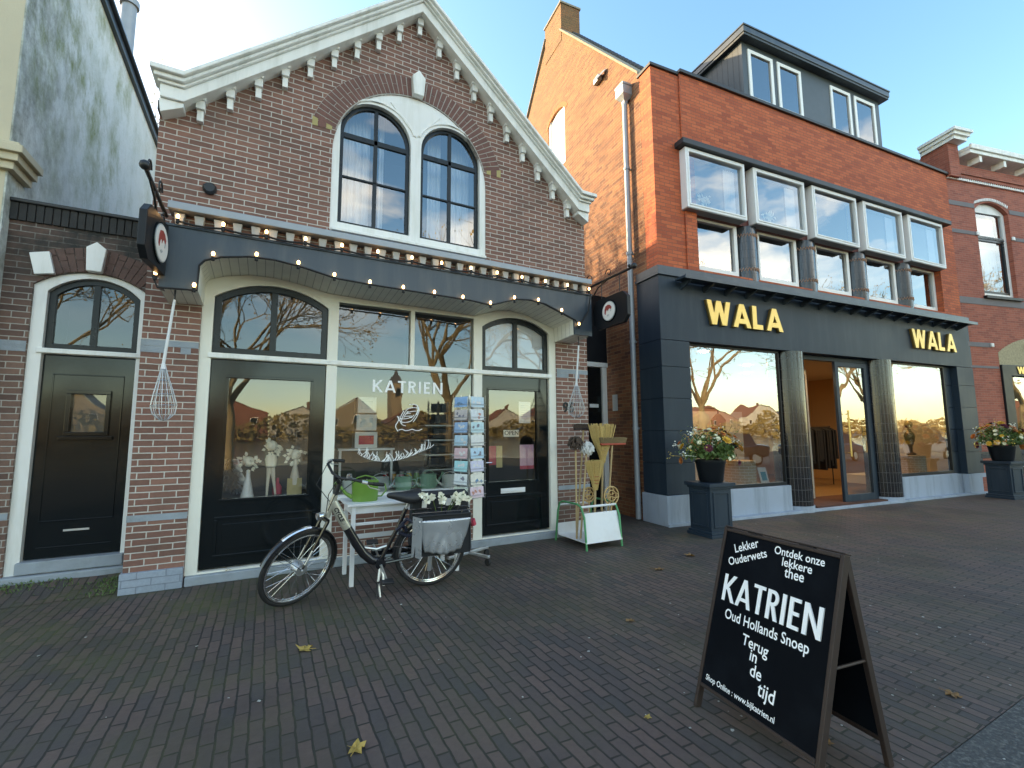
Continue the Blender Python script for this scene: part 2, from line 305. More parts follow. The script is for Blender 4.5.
# ------------------------------------------------------------------ mesh building helpers
WORLD = {}                                       # object -> the matrix its mesh coordinates sit in
class MB:
    def __init__(s): s.v = []; s.f = []; s.uvs = {}
    def add(s, vs, fs, T=None):
        o = len(s.v)
        s.v += [tuple(T @ Vector(p)) if T else tuple(p) for p in vs]; s.f += [tuple(i+o for i in f) for f in fs]
        return s
    def box(s, x0, y0, z0, x1, y1, z1, T=None):
        v = [(x0,y0,z0),(x1,y0,z0),(x1,y1,z0),(x0,y1,z0),(x0,y0,z1),(x1,y0,z1),(x1,y1,z1),(x0,y1,z1)]
        return s.add(v, [(0,3,2,1),(4,5,6,7),(0,1,5,4),(1,2,6,5),(2,3,7,6),(3,0,4,7)], T)
    def plate(s, outer, holes=(), y0=0, y1=.1, T=None):
        """outline (x, z) with holes, extruded from y0 (front) to y1"""
        loops = [list(outer)] + [list(h) for h in holes]
        tri = tessellate_polygon([[Vector((p[0], p[1], 0)) for p in l] for l in loops])
        flat = [p for l in loops for p in l]; n = len(flat)
        v = [(p[0], y0, p[1]) for p in flat] + [(p[0], y1, p[1]) for p in flat]
        f = []
        for t in tri:
            a, b, c = (Vector((flat[i][0], flat[i][1], 0)) for i in t)
            if (b-a).cross(c-a).z < 0: t = (t[0], t[2], t[1])
            f.append(tuple(t)); f.append((t[0]+n, t[2]+n, t[1]+n))
        o = 0
        for li, l in enumerate(loops):
            k = len(l); area = sum(l[i][0]*l[(i+1) % k][1] - l[(i+1) % k][0]*l[i][1] for i in range(k))
            for i in range(k):
                a, b = o+i, o+(i+1) % k
                q = (a, a+n, b+n, b) if (area > 0) == (li == 0) else (b, b+n, a+n, a)
                f.append(q)
            o += k
        return s.add(v, f, T)
    def tube(s, pts, r, n=8, caps=True, T=None, closed=False):
        pts = [Vector(p) for p in pts]; m_ = len(pts)
        rs = r if isinstance(r, (list, tuple)) else [r]*m_
        vs, fs = [], []; ref = None
        for i, p in enumerate(pts):
            if closed: t = pts[(i+1) % m_] - pts[i-1]
            else: t = pts[min(i+1, m_-1)] - pts[max(i-1, 0)]
            t.normalize()
            if ref is None: ref = Vector((0, 0, 1)) if abs(t.z) < .9 else Vector((1, 0, 0))
            a = t.cross(ref).normalized(); b = a.cross(t).normalized(); ref = b
            for k in range(n):
                w = 2*PI*k/n; vs.append(p + (a*math.cos(w) + b*math.sin(w))*rs[i])
        for i in range(m_ if closed else m_-1):
            j = (i+1) % m_
            for k in range(n):
                fs.append((i*n+k, i*n+(k+1) % n, j*n+(k+1) % n, j*n+k))
        if caps and not closed:
            fs.append(tuple(range(n))[::-1]); fs.append(tuple((m_-1)*n+k for k in range(n)))
        return s.add(vs, fs, T)
    def lathe(s, prof, c=(0,0,0), n=20, T=None, a0=0, a1=2*PI, sx=1, sy=1):
        full = abs(a1-a0-2*PI) < 1e-6; k = n if full else n+1
        vs, fs = [], []
        for r, z in prof:
            for i in range(k):
                w = a0 + (a1-a0)*i/n; vs.append((c[0]+sx*r*math.cos(w), c[1]+sy*r*math.sin(w), c[2]+z))
        for j in range(len(prof)-1):
            for i in range(n):
                i2 = (i+1) % k
                fs.append((j*k+i, j*k+i2, (j+1)*k+i2, (j+1)*k+i))
        return s.add(vs, fs, T)
    def ball(s, c, r, n=8, m_=5, T=None, sz=1):
        return s.lathe([(max(1e-4, r*math.sin(PI*i/m_)), -r*sz*math.cos(PI*i/m_)) for i in range(m_+1)], c, n, T)
    def tri_fan(s, pts, T=None): return s.add(pts, [tuple(range(len(pts)))], T)
    def islands(s):
        par = list(range(len(s.v)))
        def find(a):
            while par[a] != a: par[a] = par[par[a]]; a = par[a]
            return a
        for f in s.f:
            for i in f[1:]: par[find(i)] = find(f[0])
        g = {}
        for f in s.f: g.setdefault(find(f[0]), []).append(f)
        out = []
        for fs in g.values():
            ids = sorted({i for f in fs for i in f}); mp = {i: k for k, i in enumerate(ids)}
            b = MB(); b.v = [s.v[i] for i in ids]; b.f = [tuple(mp[i] for i in f) for f in fs]; b.uvs = {mp[i]: s.uvs[i] for i in ids if i in s.uvs}
            out.append(b)
        return out
    def build(s, name, material, parent=None, bevel=0, smooth=False, uvs='box', T=None, kind=None, world=True, split=False):
        if split:
            return [b.build(name, material, parent, bevel, smooth, uvs, T, kind, world) for b in s.islands()][0]
        me = bpy.data.meshes.new(name)
        vs = [Vector(p) for p in s.v]
        if T is not None: vs = [T @ p for p in vs]
        raw = vs
        if parent is not None and world: inv = WORLD[parent].inverted(); vs = [inv @ p for p in vs]
        me.from_pydata([tuple(p) for p in vs], [], s.f)
        if isinstance(material, (list, tuple)):
            for q in material: me.materials.append(q)
        else: me.materials.append(material)
        uvl = me.uv_layers.new(name="UVMap")
        src = [Vector(p) for p in s.v]
        custom = s.uvs
        for poly in me.polygons:
            a, b, c = (src[poly.vertices[0]], src[poly.vertices[1]], src[poly.vertices[2]])
            nn = (b-a).cross(c-a)
            ax = max(range(3), key=lambda i: abs(nn[i]))
            for li in poly.loop_indices:
                vi = me.loops[li].vertex_index; p = src[vi]
                if vi in custom: uvl.data[li].uv = custom[vi]
                else: uvl.data[li].uv = ((p.y, p.z), (p.x, p.z), (p.x, p.y))[ax]
        if smooth:
            for poly in me.polygons: poly.use_smooth = True
        me.update()
        o = bpy.data.objects.new(name, me); COL.objects.link(o)
        WORLD[o] = Matrix.Identity(4) if parent is None else WORLD[parent]
        if parent is not None: o.parent = parent
        if smooth:
            try: me.set_sharp_from_angle(angle=math.radians(40))
            except Exception: pass
        if bevel:
            b = o.modifiers.new("bevel", 'BEVEL'); b.width = bevel; b.segments = 2; b.limit_method = 'ANGLE'; b.angle_limit = math.radians(35)
        if kind: o['kind'] = kind
        return o
def thing(name, label, cat, loc=(0,0,0), rz=0, group=None, T=None):
    o = bpy.data.objects.new(name, None); COL.objects.link(o); o.empty_display_size = .1
    mw = T if T is not None else Matrix.Translation(loc) @ Matrix.Rotation(rz, 4, 'Z')
    o.matrix_world = mw; WORLD[o] = mw.copy()
    return tag(o, label, cat, group)
def tag(o, label, cat, group=None):
    o['label'] = label; o['category'] = cat
    if group: o['group'] = group
    return o
def solo(mb, name, material, label, cat, loc, group=None, rz=0, **k):
    """a thing that is one mesh, its origin at loc"""
    o = mb.build(name, material, **k)
    T = Matrix.Translation(loc) @ Matrix.Rotation(rz, 4, 'Z')
    o.data.transform(T.inverted()); o.matrix_world = T; WORLD[o] = T
    return tag(o, label, cat, group)
def dup(root, T, label=None):
    r = root.copy(); COL.objects.link(r); r.matrix_world = T; WORLD[r] = T.copy()
    if label: r['label'] = label
    for ch in list(root.children):
        c = ch.copy(); COL.objects.link(c); c.parent = r; WORLD[c] = r.matrix_world.copy()
        for g in list(ch.children):
            d = g.copy(); COL.objects.link(d); d.parent = c
    return r
def arc(cx, cz, rx, rz, a0, a1, n=16):
    return [(cx + rx*math.cos(math.radians(a0+(a1-a0)*i/n)), cz + rz*math.sin(math.radians(a0+(a1-a0)*i/n))) for i in range(n+1)]
def rect(x0, z0, x1, z1): return [(x0, z0), (x1, z0), (x1, z1), (x0, z1)]
def seg_arch(x0, z0, x1, zs, zt, n=14):
    """rectangle with a segmental arch top: spring height zs, crown zt"""
    w = (x1-x0)/2; h = zt-zs; R = (w*w+h*h)/(2*h); cx = (x0+x1)/2; cz = zt-R; a = math.degrees(math.asin(w/R))
    return [(x0, z0), (x1, z0)] + arc(cx, cz, R, R, 90-a, 90+a, n)
def round_arch(x0, z0, x1, zs, rz=None, n=20):
    r = (x1-x0)/2; return [(x0, z0), (x1, z0)] + arc((x0+x1)/2, zs, r, rz or r, 0, 180, n)
_tc = {}
def text_geo(t, size, extrude=.002, bold=0, shear=0, align='LEFT', spacing=1):
    k = (t, size, extrude, bold, shear, align, spacing)
    if k not in _tc:
        c = bpy.data.curves.new("txt", 'FONT'); c.body = t; c.size = size; c.extrude = extrude; c.offset = bold; c.shear = shear; c.align_x = align; c.resolution_u = 3; c.space_character = spacing
        o = bpy.data.objects.new("txt", c); COL.objects.link(o)
        dg = bpy.context.evaluated_depsgraph_get(); dg.update(); me = bpy.data.meshes.new_from_object(o.evaluated_get(dg))
        _tc[k] = ([tuple(v.co) for v in me.vertices], [tuple(p.vertices) for p in me.polygons])
        bpy.data.objects.remove(o); bpy.data.curves.remove(c); bpy.data.meshes.remove(me)
    return _tc[k]
FRONT = Matrix(((1,0,0,0),(0,0,-1,0),(0,1,0,0),(0,0,0,1)))     # text plane -> XZ plane facing -Y
def text_to(mb, t, x, z, y, size, fit=None, base=None, **k):
    v, f = text_geo(t, size, **k)
    sx = sz = 1
    if fit:
        xs = [p[0] for p in v]; x0 = min(xs); sx = fit/(max(xs)-x0); sz = sx if not base else base
    T = (Matrix.Translation((x, y, z))) @ FRONT @ Matrix.Diagonal((sx, sz, 1, 1))
    mb.add(v, f, T)
LET = {  # block capitals as slanted bars on a unit cap height: bars (x0,z0,x1,z1) of horizontal width w, or ('h',x0,x1,z)
 'K': (.62, [('s',0,0,0,1),('s',.02,.42,.48,1,1.15),('s',.16,.52,.5,0,1.15)]),
 'A': (.74, [('s',0,0,.31,1),('s',.62,0,.31,1),('h',.16,.58,.27)]),
 'T': (.56, [('h',0,.56,.94),('s',.22,0,.22,1)]),
 'R': (.56, [('s',0,0,0,1),('bowl',.06,.52,.46,1),('s',.38,0,.2,.47)]),
 'I': (.20, [('s',0,0,0,1)]),
 'E': (.50, [('s',0,0,0,1),('h',.04,.46,.94),('h',.04,.42,.5),('h',.04,.46,.06)]),
 'N': (.72, [('s',0,0,0,1),('s',.56,0,0,1),('s',.56,0,.56,1)]),
 'W': (.98, [('s',.2,0,0,1),('s',.2,0,.42,1),('s',.64,0,.42,1),('s',.64,0,.84,1)]),
 'L': (.50, [('s',0,0,0,1),('h',.04,.48,.07)]),
}
def caps(mb, word, x0, z0, x1, h, w, y0, y1, gap=.10):
    """a word in block capitals fitted between x0 and x1, cap height h, bar width w (in cap heights), extruded y0..y1"""
    tot = sum(LET[c][0]-.12+w for c in word) + gap*(len(word)-1)
    s = (x1-x0)/(tot*h); x = x0; k = 0
    for c in word:
        adv, bars = LET[c]
        P = lambda a, b: (x + a*h*s, z0 + b*h)
        for b in bars:
            e = k*.00035; k += 1
            if b[0] == 's':
                ww = w*(b[5] if len(b) > 5 else 1)
                poly = [P(b[1], b[2]), P(b[1]+ww, b[2]), P(b[3]+ww, b[4]), P(b[3], b[4])]
                if b[2] > b[4]: poly = poly[::-1]
                mb.plate(poly, (), y0-e, y1)
            elif b[0] == 'h':
                t = w*.42*s
                zc = min(max(b[3], t), 1-t)
                mb.plate([P(b[1], zc-t), P(b[2], zc-t), P(b[2], zc+t), P(b[1], zc+t)], (), y0-e, y1)
            else:
                xa, xb, za, zb = b[1:]; zc = (za+zb)/2; R = (zb-za)/2; t = w*.84*s; xm = xb - R
                out = [P(xa, za)] + [P(xm + R*math.cos(q), zc + R*math.sin(q)) for q in [PI*(-.5+i/10) for i in range(11)]] + [P(xa, zb)]
                inn = [P(xa, zb-t)] + [P(xm + (R-w*.9)*math.cos(q), zc + (R-t)*math.sin(q)) for q in [PI*(.5-i/10) for i in range(11)]] + [P(xa, za+t)]
                mb.plate(out + inn, (), y0-e, y1)
        x += (adv-.12+w+gap)*h*s
def window(parent, outline, glass_outline, bars, y, mats, glass_mat, name='window', depth=.05, glass_off=.025, bevel=.004, pane_name='pane'):
    """a sash: frame plate with its light cut out, glazing bars, and the pane as a sub-part"""
    mb = MB(); mb.plate(outline, [glass_outline], y, y+depth)
    for (x0, z0, x1, z1) in bars: mb.box(x0, y+.004, z0, x1, y+depth-.006, z1)
    w = mb.build(name, mats, parent, bevel=bevel)
    g = MB(); g.plate(glass_outline, (), y+glass_off, y+glass_off+.004)
    g = pane(glass_outline, y+glass_off, pane_name, glass_mat, w)
    return w
def pane(outline, y, name, m_, parent):
    tri = tessellate_polygon([[Vector((p[0], p[1], 0)) for p in outline]])
    mb = MB(); mb.add([(p[0], y, p[1]) for p in outline], [tuple(t) for t in tri])
    return mb.build(name, m_, parent)
def shift(outline, d):
    """outline scaled inwards by d about its box centre"""
    xs = [p[0] for p in outline]; zs = [p[1] for p in outline]; cx = (min(xs)+max(xs))/2; cz = (min(zs)+max(zs))/2
    w, h = (max(xs)-min(xs))/2, (max(zs)-min(zs))/2
    return [(cx + (p[0]-cx)*(w-d)/w, cz + (p[1]-cz)*(h-d)/h) for p in outline]
def room(mb, x0, y0, z0, x1, y1, z1):
    v = [(x0,y0,z0),(x1,y0,z0),(x1,y1,z0),(x0,y1,z0),(x0,y0,z1),(x1,y0,z1),(x1,y1,z1),(x0,y1,z1)]
    return mb.add(v, [(0,1,2,3),(4,7,6,5),(1,5,6,2),(2,6,7,3),(3,7,4,0)])

# ------------------------------------------------------------------ the setting
def sheet(name, m_, x0, y0, x1, y1, z, kind='structure'):
    mb = MB(); mb.add([(x0,y0,z),(x1,y0,z),(x1,y1,z),(x0,y1,z)], [(0,1,2,3)])
    return mb.build(name, m_, kind=kind)
sheet('ground', M['soil'], -2500, -2500, 2500, 2500, -.05)
sheet('road', M['asphalt'], -120, -7.5, 160, 1.13, -.004)
sheet('pavement', M['paver'], -120, 1.13, 160, 20, 0)
sheet('water', M['water'], -300, -90, 400, -15, -.03)
mb = MB()
n = 10
for i in range(n+1):
    x = -2.6 + 1.41*i/n
    for j in range(4):
        mb.v.append((x, 6.0+.14*j, .004 + .10*(j/3)**1.3 + random.uniform(-.006, .006)*(j > 0)))
for i in range(n):
    for j in range(3): mb.f.append((i*4+j, (i+1)*4+j, (i+1)*4+j+1, i*4+j+1))
mb.build('pavement_ramp', M['paver'], kind='structure')
# tufts of moss and grass in the damp corner before the small door
mb = MB()
for k in range(900):
    x = random.uniform(-2.5, -1.22); y = 6.44 - abs(random.gauss(0, .10)); 
    if random.random() < .35: x = -1.25 - abs(random.gauss(0, .12)); y = random.uniform(5.98, 6.4)
    if mnoise.noise((x*3, y*3, 1)) < -.05: continue
    z = .004 + .1*max(0, (y-6)/.42)**1.3
    a = random.uniform(0, 2*PI); h = random.uniform(.008, .034); w = random.uniform(.003, .008)
    dx, dy = math.cos(a)*w, math.sin(a)*w
    mb.add([(x-dx,y-dy,z),(x+dx,y+dy,z),(x+random.uniform(-.02,.02), y+random.uniform(-.02,.02), z+h)], [(0,1,2)])
mb.build('grass', M['leaf'], kind='stuff')

# ------------------------------------------------------------------ house with the sweet shop
HY = 5.93
CX = 1.68
house = thing('brick_house', "brown brick gabled house with white trimmed gable and dark shopfront reading KATRIEN", 'house', (CX, HY, 0))
mb = MB()
bz = lambda X: 7.52 - .875*abs(X-CX)
hole = [(.584, 4.1), (.584, 5.15)] + arc(1.66, 5.15, 1.0755, 1.09, 180, 0, 28)[1:-1] + [(2.735, 5.15), (2.735, 4.1)]
mb.plate([(-1.18, 4.1)] + hole + [(4.54, 4.1), (4.54, bz(4.54)), (CX, bz(CX)), (-1.18, bz(-1.18))], (), HY, HY+.25)
mb.box(-1.18, HY, 3.4, 4.54, HY+.25, 4.1)                                   # behind the fascia
mb.box(-1.18, HY, 0, -.682, HY+.3, 3.4); mb.box(3.947, HY, 0, 4.54, HY+.3, 3.4)   # the two piers
mb.box(-1.18, HY+.25, 0, -1.0, 13.2, 5.0); mb.box(4.36, HY+.3, 0, 4.54, 13.2, 5.0)  # flanks
mb.box(-1.0, 13.0, 0, 4.36, 13.2, 5.0)
wall = mb.build('wall', M['brick_k'], house)
mb = MB(); mb.box(.737, 5.965, .1, 2.558, 6.12, .768); mb.build('wall', M['brick_k'], house)
# plinths and painted courses
mb = MB()
for x0, x1 in ((-1.2, -.685), (3.95, 4.56)): mb.box(x0, HY-.035, 0, x1, HY+.28, .205)
mb.build('plinth', M['stone_brick'], house, bevel=.008, split=True)
mb = MB()
for x0, x1 in ((-1.182, -.684), (3.949, 4.542)):
    for z0, z1, jag in ((2.41, 2.478, 1), (2.481, 2.545, 0), (.69, .755, 0)):
        if jag: mb.box(x0-.001, HY-.004, z0, x0+.22, HY+.2, z1); mb.box(x0+.34, HY-.004, z0, x0+.43, HY+.2, z1)
        else: mb.box(x0-.001, HY-.004, z0, x1, HY+.2, z1)
mb.build('painted_course', M['stone'], house, split=True)
# roof
mb = MB()
for sgn in (-1, 1):
    e = CX + sgn*2.86; ze = bz(e)+.10; zt = 7.52+.06
    mb.add([(CX,5.80,zt),(e,5.80,ze),(e,13.3,ze),(CX,13.3,zt),(CX,5.80,zt-.1),(e,5.80,ze-.1),(e,13.3,ze-.1),(CX,13.3,zt-.1)],
           [(0,1,2,3),(4,7,6,5),(0,4,5,1),(1,5,6,2),(2,6,7,3)])
mb.build('roof', M['roof_tile'], house)
# white raking cornice with flat returns at both ends
def rake(lo, hi, y0, y1, mb, ext=0):
    d0, d1 = 2.63, 2.84+ext
    L = lambda z: [(CX-d1, z-.875*d0), (CX-d0, z-.875*d0), (CX, z), (CX+d0, z-.875*d0), (CX+d1, z-.875*d0)]
    mb.plate(L(lo) + L(hi)[::-1], (), y0, y1)
g = 7.44
mb = MB(); rake(g, g+.14, 5.74, HY+.06, mb); rake(g+.143, g+.175, 5.71, HY+.06, mb, .02)
corn = mb.build('gable_cornice', M['white_weather'], house, bevel=.006)
mb = MB(); rake(g+.178, g+.225, 5.67, HY+.06, mb, .05); rake(g+.228, g+.285, 5.63, HY+.06, mb, .08)
mb.build('crown_moulding', M['white_weather'], corn, bevel=.01)
mb = MB(); 
for sgn in (-1, 1):
    e = CX+sgn*2.63; z0 = g-.875*2.63
    mb.plate([(e, z0-.05), (e+sgn*.20, z0-.16), (e+sgn*.22, z0-.005), (e, z0-.005)][::sgn], (), 5.77, HY+.06)
mb.build('cornice_end', M['white_weather'], corn, bevel=.006, split=True)
proto = None
ds = [0] + [s*d for d in (.29, .565, .84, 1.115, 1.39, 1.665, 1.94, 2.215, 2.49) for s in (-1, 1)]
for d in ds:
    x = CX+d; zt = bz(x)-.02 - (.03 if d == 0 else 0); b = MB()
    for (w, y, za, zb) in ((.052, 5.82, 0, .05), (.042, 5.835, .05, .15), (.03, 5.865, .15, .28)):
        s_ = .875*(-1 if d > 0 else 1)*(0 if d == 0 else 1)
        top = [(x-w, zt-za-s_*w), (x+w, zt-za+s_*w)] if za == 0 else [(x-w, zt-za), (x+w, zt-za)]
        b.plate([(x-w, zt-zb), (x+w, zt-zb)] + top[::-1], (), y, HY+.01)
    b.build('bracket', M['white_weather'], corn, bevel=.004)
# arched twin window
VY = HY-.006
mb = MB(); a_, b_ = 1.0755, 1.09
ell = lambda t, e: (1.66 + (a_+e)*math.cos(t), 5.15 + (b_+e)*math.sin(t))
t0, t1 = math.radians(16), math.radians(164); K = 46
for k in range(K):
    u0, u1 = t0+(t1-t0)*(k+.09)/K, t0+(t1-t0)*(k+.91)/K
    for e0, e1 in (((.015, .15), (.158, .285)) if k % 2 else ((.015, .285),)):
        mb.plate([ell(u0, e0), ell(u0, e1), ell(u1, e1), ell(u1, e0)], (), VY, HY+.1)
mb.build('brick_arch', M['brick_plain'], house)
mb = MB(); ring = [ell(t0+(t1-t0)*i/30, .29) for i in range(31)] + [ell(t1+(t0-t1)*i/30, .0) for i in range(31)]
mb.plate(ring, (), VY+.004, HY+.1); mb.build('arch_mortar', M['mortar'], house)
mb = MB(); mb.plate([(1.60, 6.25), (1.745, 6.25), (1.765, 6.52), (1.672, 6.62), (1.58, 6.52)], (), HY-.09, HY+.1)
mb.build('keystone', M['white_weather'], house, bevel=.008)
for x0, x1, m_ in ((.335, .405, 'yellow_stone'), (.405, .50, 'brick_plain'), (.50, .575, 'yellow_stone'), (2.745, 2.82, 'yellow_stone'), (2.82, 2.915, 'brick_plain'), (2.915, 2.985, 'yellow_stone')):
    mb = MB(); mb.box(x0+.003, HY-.005, 5.42, x1-.003, HY+.1, 5.54); mb.build('quoin_stone', M[m_], house)
FR = HY+.012
inL = round_arch(.675, 4.225, 1.60, 5.50); inR = round_arch(1.745, 4.225, 2.64, 5.52)
mb = MB(); mb.plate([(.584, 4.1), (2.735, 4.1), (2.735, 5.15)] + arc(1.66, 5.15, 1.0755, 1.09, 0, 180, 28)[1:-1] + [(.584, 5.15)], [inL, inR], FR, FR+.14)
frame = mb.build('window_frame', M['white'], house, bevel=.012)
mb = MB(); mb.plate([(1.30, 6.07), (1.67, 5.66), (2.02, 6.07), (1.67, 6.16)], (), FR-.012, FR+.01)
mb.plate(arc(1.16, 5.5, .53, .53, 20, 150, 14) + arc(1.16, 5.5, .50, .50, 150, 20, 14), (), FR-.015, FR+.01)
mb.plate(arc(2.18, 5.52, .51, .51, 30, 160, 14) + arc(2.18, 5.52, .48, .48, 160, 30, 14), (), FR-.015, FR+.01)
mb.build('spandrel_panel', M['white'], frame, bevel=.006)
mb = MB(); mb.box(.60, HY-.06, 4.085, 2.72, HY+.1, 4.125); mb.build('sill', M['white'], frame, bevel=.006)
for o_, cxx, tz in ((inL, 1.137, 5.46), (inR, 2.19, 5.47)):
    xs = [p[0] for p in o_]; x0, x1 = min(xs), max(xs)
    window(frame, shift(o_, .003), shift(o_, .05), [(cxx-.025, 4.26, cxx+.025, 5.93), (x0+.04, tz-.035, x1-.04, tz+.035), (x0+.04, 4.875, x1-.04, 4.90)], FR+.06, M['sash'], M['glass_up'], depth=.05)
for a, b in ((.70, 1.12), (1.24, 1.31), (1.95, 2.16), (2.27, 2.62)):
    mb = MB(); n = max(3, int((b-a)/.022)); random.seed(int(a*100))
    for k in range(n):
        x0, x1 = a+(b-a)*k/n, a+(b-a)*(k+1)/n; e0, e1 = .03*(k % 2)+.012*math.sin(k*1.7), .03*((k+1) % 2)+.012*math.sin(k*1.7+1.7)
        mb.add([(x0, 6.30+e0, 4.2), (x1, 6.30+e1, 4.2), (x1, 6.30+e1*.5, 6.1), (x0, 6.30+e0*.5, 6.1)], [(0,1,2,3)])
    mb.build('curtain', M['curtain'], frame)
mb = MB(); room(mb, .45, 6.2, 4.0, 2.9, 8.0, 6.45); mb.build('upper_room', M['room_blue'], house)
# bolt in the brickwork
mb = MB(); mb.lathe([(.0, -.05), (.05, -.05), (.07, -.02), (.07, .0)], (0,0,0), 12, Matrix.Translation((-.68, HY-.01, 4.30)) @ Matrix.Rotation(-PI/2, 4, 'X')); mb.build('wall_anchor', M['black_iron'], house)

# fascia, soffit, zinc and little corbels
prof = [(-.98,2.97),(-.665,2.985),(-.66,3.24),(-.62,3.30),(-.48,3.36),(-.23,3.41),(0,3.415),(.25,3.385),(.45,3.345),(.62,3.31),(1.0,3.295),(1.6,3.285),(2.25,3.275),(2.55,3.25),(2.70,3.30),(2.93,3.38),(3.15,3.40),(3.40,3.375),(3.67,3.285),(3.915,3.20),(3.925,2.985),(4.24,2.985)]
FY = 5.40
mb = MB(); mb.plate(prof + [(4.24, 3.63), (-.98, 3.63)], (), FY, FY+.03)
mb.box(4.205, FY+.032, 2.985, 4.24, HY-.01, 3.63); mb.box(-.98, FY+.032, 2.97, -.945, HY-.01, 3.63)
fascia = mb.build('fascia', M['fascia'], house, bevel=.004)
mb = MB(); mb.box(-.99, FY-.015, 3.60, 4.25, FY+.03, 3.625); mb.build('fascia_moulding', M['fascia'], fascia, bevel=.003)
mb = MB(); acc = 0
for i in range(len(prof)-1):
    a, b = prof[i], prof[i+1]; L_ = math.hypot(b[0]-a[0], b[1]-a[1]); o = len(mb.v)
    dz = .03
    mb.add([(a[0], FY+.02, a[1]+.004), (b[0], FY+.02, b[1]+.004), (b[0], HY+.1, b[1]+.004-dz), (a[0], HY+.1, a[1]+.004-dz)], [(0,1,2,3)])
    up = abs(b[0]-a[0]) < .05
    for j, (uu, vv) in enumerate(((acc, 0), (acc+L_, 0), (acc+L_, .5), (acc, .5))): mb.uvs[o+j] = (vv, uu) if up else (uu, vv)
    acc += L_
mb.build('soffit', M['soffit'], fascia)
mb = MB(); mb.box(-.93, FY+.10, 3.63, 4.20, HY-.01, 3.76); mb.build('corbel_wall', M['brick_k'], house)
mb = MB()
for i in range(31):
    x = -.86 + i*.1665
    mb.plate([(x-.028, 3.635), (x+.028, 3.635), (x+.045, 3.755), (x-.045, 3.755)], (), FY+.02, FY+.10)
mb.build('dentil', mat('grey_dentil', (.42,.43,.42), .7, var=.25, scale=9), house, bevel=.004, split=True)
mb = MB(); mb.add([(-.95,FY-.04,3.77),(4.23,FY-.04,3.77),(4.23,FY-.04,3.845),(-.95,FY-.04,3.845),(-.95,HY+.02,3.77),(4.23,HY+.02,3.77),(4.23,HY+.02,4.075),(-.95,HY+.02,4.075)],
    [(0,1,2,3),(3,2,6,7),(0,4,5,1),(1,5,6,2),(0,3,7,4)])
mb.build('zinc_flashing', M['zinc'], house, bevel=.006)

# shopfront joinery
SY = 5.95
back = [(p[0], p[1]-.028) for p in prof[3:19]]
outer = [(-.68, .1), (3.945, .1), (3.945, 3.17)] + [(min(p[0], 3.93), p[1]) for p in back[::-1]] + [(-.68, 3.22)]
dl, tl = rect(-.57, .12, .617, 2.39), seg_arch(-.57, 2.455, .617, 3.09, 3.285)
cw, c1, c2 = rect(.737, .82, 2.558, 2.385), rect(.737, 2.455, 1.645, 3.19), rect(1.70, 2.455, 2.558, 3.19)
dr, tr_ = rect(2.69, .12, 3.822, 2.385), seg_arch(2.69, 2.455, 3.822, 3.09, 3.275)
cb = rect(.737, .11, 2.558, .768)
mb = MB(); mb.plate(outer, [dl, tl, cw, c1, c2, dr, tr_, cb], SY, SY+.12)
front = mb.build('shopfront', M['cream'], house, bevel=.008)
mb = MB(); mb.box(-.60, SY-.02, 2.395, 3.86, SY-.002, 2.45); mb.build('transom_bar', M['white'], front, bevel=.006)
mb = MB(); mb.box(.72, SY-.09, .772, 2.575, SY+.1, .818); mb.build('window_sill', M['white'], front, bevel=.006)
mb = MB(); mb.box(-.672, HY-.03, 0, 3.945, HY+.25, .098); mb.build('doorstep', M['stone'], house, bevel=.012)
pane(cw, SY+.05, 'display_pane', M['glass_k'], front)
pane(c1, SY+.05, 'upper_pane', M['glass_k'], front); pane(c2, SY+.05, 'upper_pane', M['glass_k'], front)
for (o_, xm) in ((tl, .0235), (tr_, 3.256)):
    w = shift(o_, .07)
    window(front, shift(o_, .002), w, [(xm-.035, 2.5, xm+.035, 3.27)], SY+.04, M['sash'], M['glass_k'] if o_ is tl else M['glass_dull'], depth=.05)
mb = MB(); mb.plate(shift(tr_, .05), (), SY+.095, SY+.11); mb.build('transom_blind', M['curtain'], front)
def shop_door(o_, gl, pan, name='door'):
    x0, z0 = o_[0]; x1, z1 = o_[2]; y = SY+.045
    mb = MB(); mb.plate(rect(x0+.003, z0+.02, x1-.003, z1-.003), [rect(*gl)], y, y+.05)
    d = mb.build(name, M['dark'], front, bevel=.005)
    mb = MB()
    for (a, b, c, e) in (gl, pan):
        for (p0, q0, p1, q1) in ((a-.03, b-.03, c+.03, b), (a-.03, e, c+.03, e+.03), (a-.03, b, a, e), (c, b, c+.03, e)):
            mb.box(p0, y-.012, q0, p1, y-.0005, q1)
    mb.build('door_moulding', M['dark'], d, bevel=.005)
    mb = MB(); mb.box(pan[0]+.05, y-.008, pan[1]+.05, pan[2]-.05, y-.0005, pan[3]-.05); mb.build('door_panel', M['dark'], d, bevel=.006)
    pane(rect(*gl), y+.02, 'door_pane', M['glass_door'], d)
    return d
d1 = shop_door(dl, (-.39, .855, .45, 2.185), (-.42, .27, .53, .64))
d2 = shop_door(dr, (2.815, .865, 3.61, 2.18), (2.80, .28, 3.66, .64))
mb = MB(); mb.box(3.0, SY+.03, .695, 3.40, SY+.044, .765); mb.box(3.03, SY+.022, .713, 3.37, SY+.03, .745); mb.build('mail_slot', M['white_metal'], d2, bevel=.003)
mb = MB(); mb.tube([(2.745, SY+.045, 1.14), (2.745, SY-.02, 1.14), (2.83, SY-.02, 1.14)], .011); mb.build('handle', M['chrome'], d2)
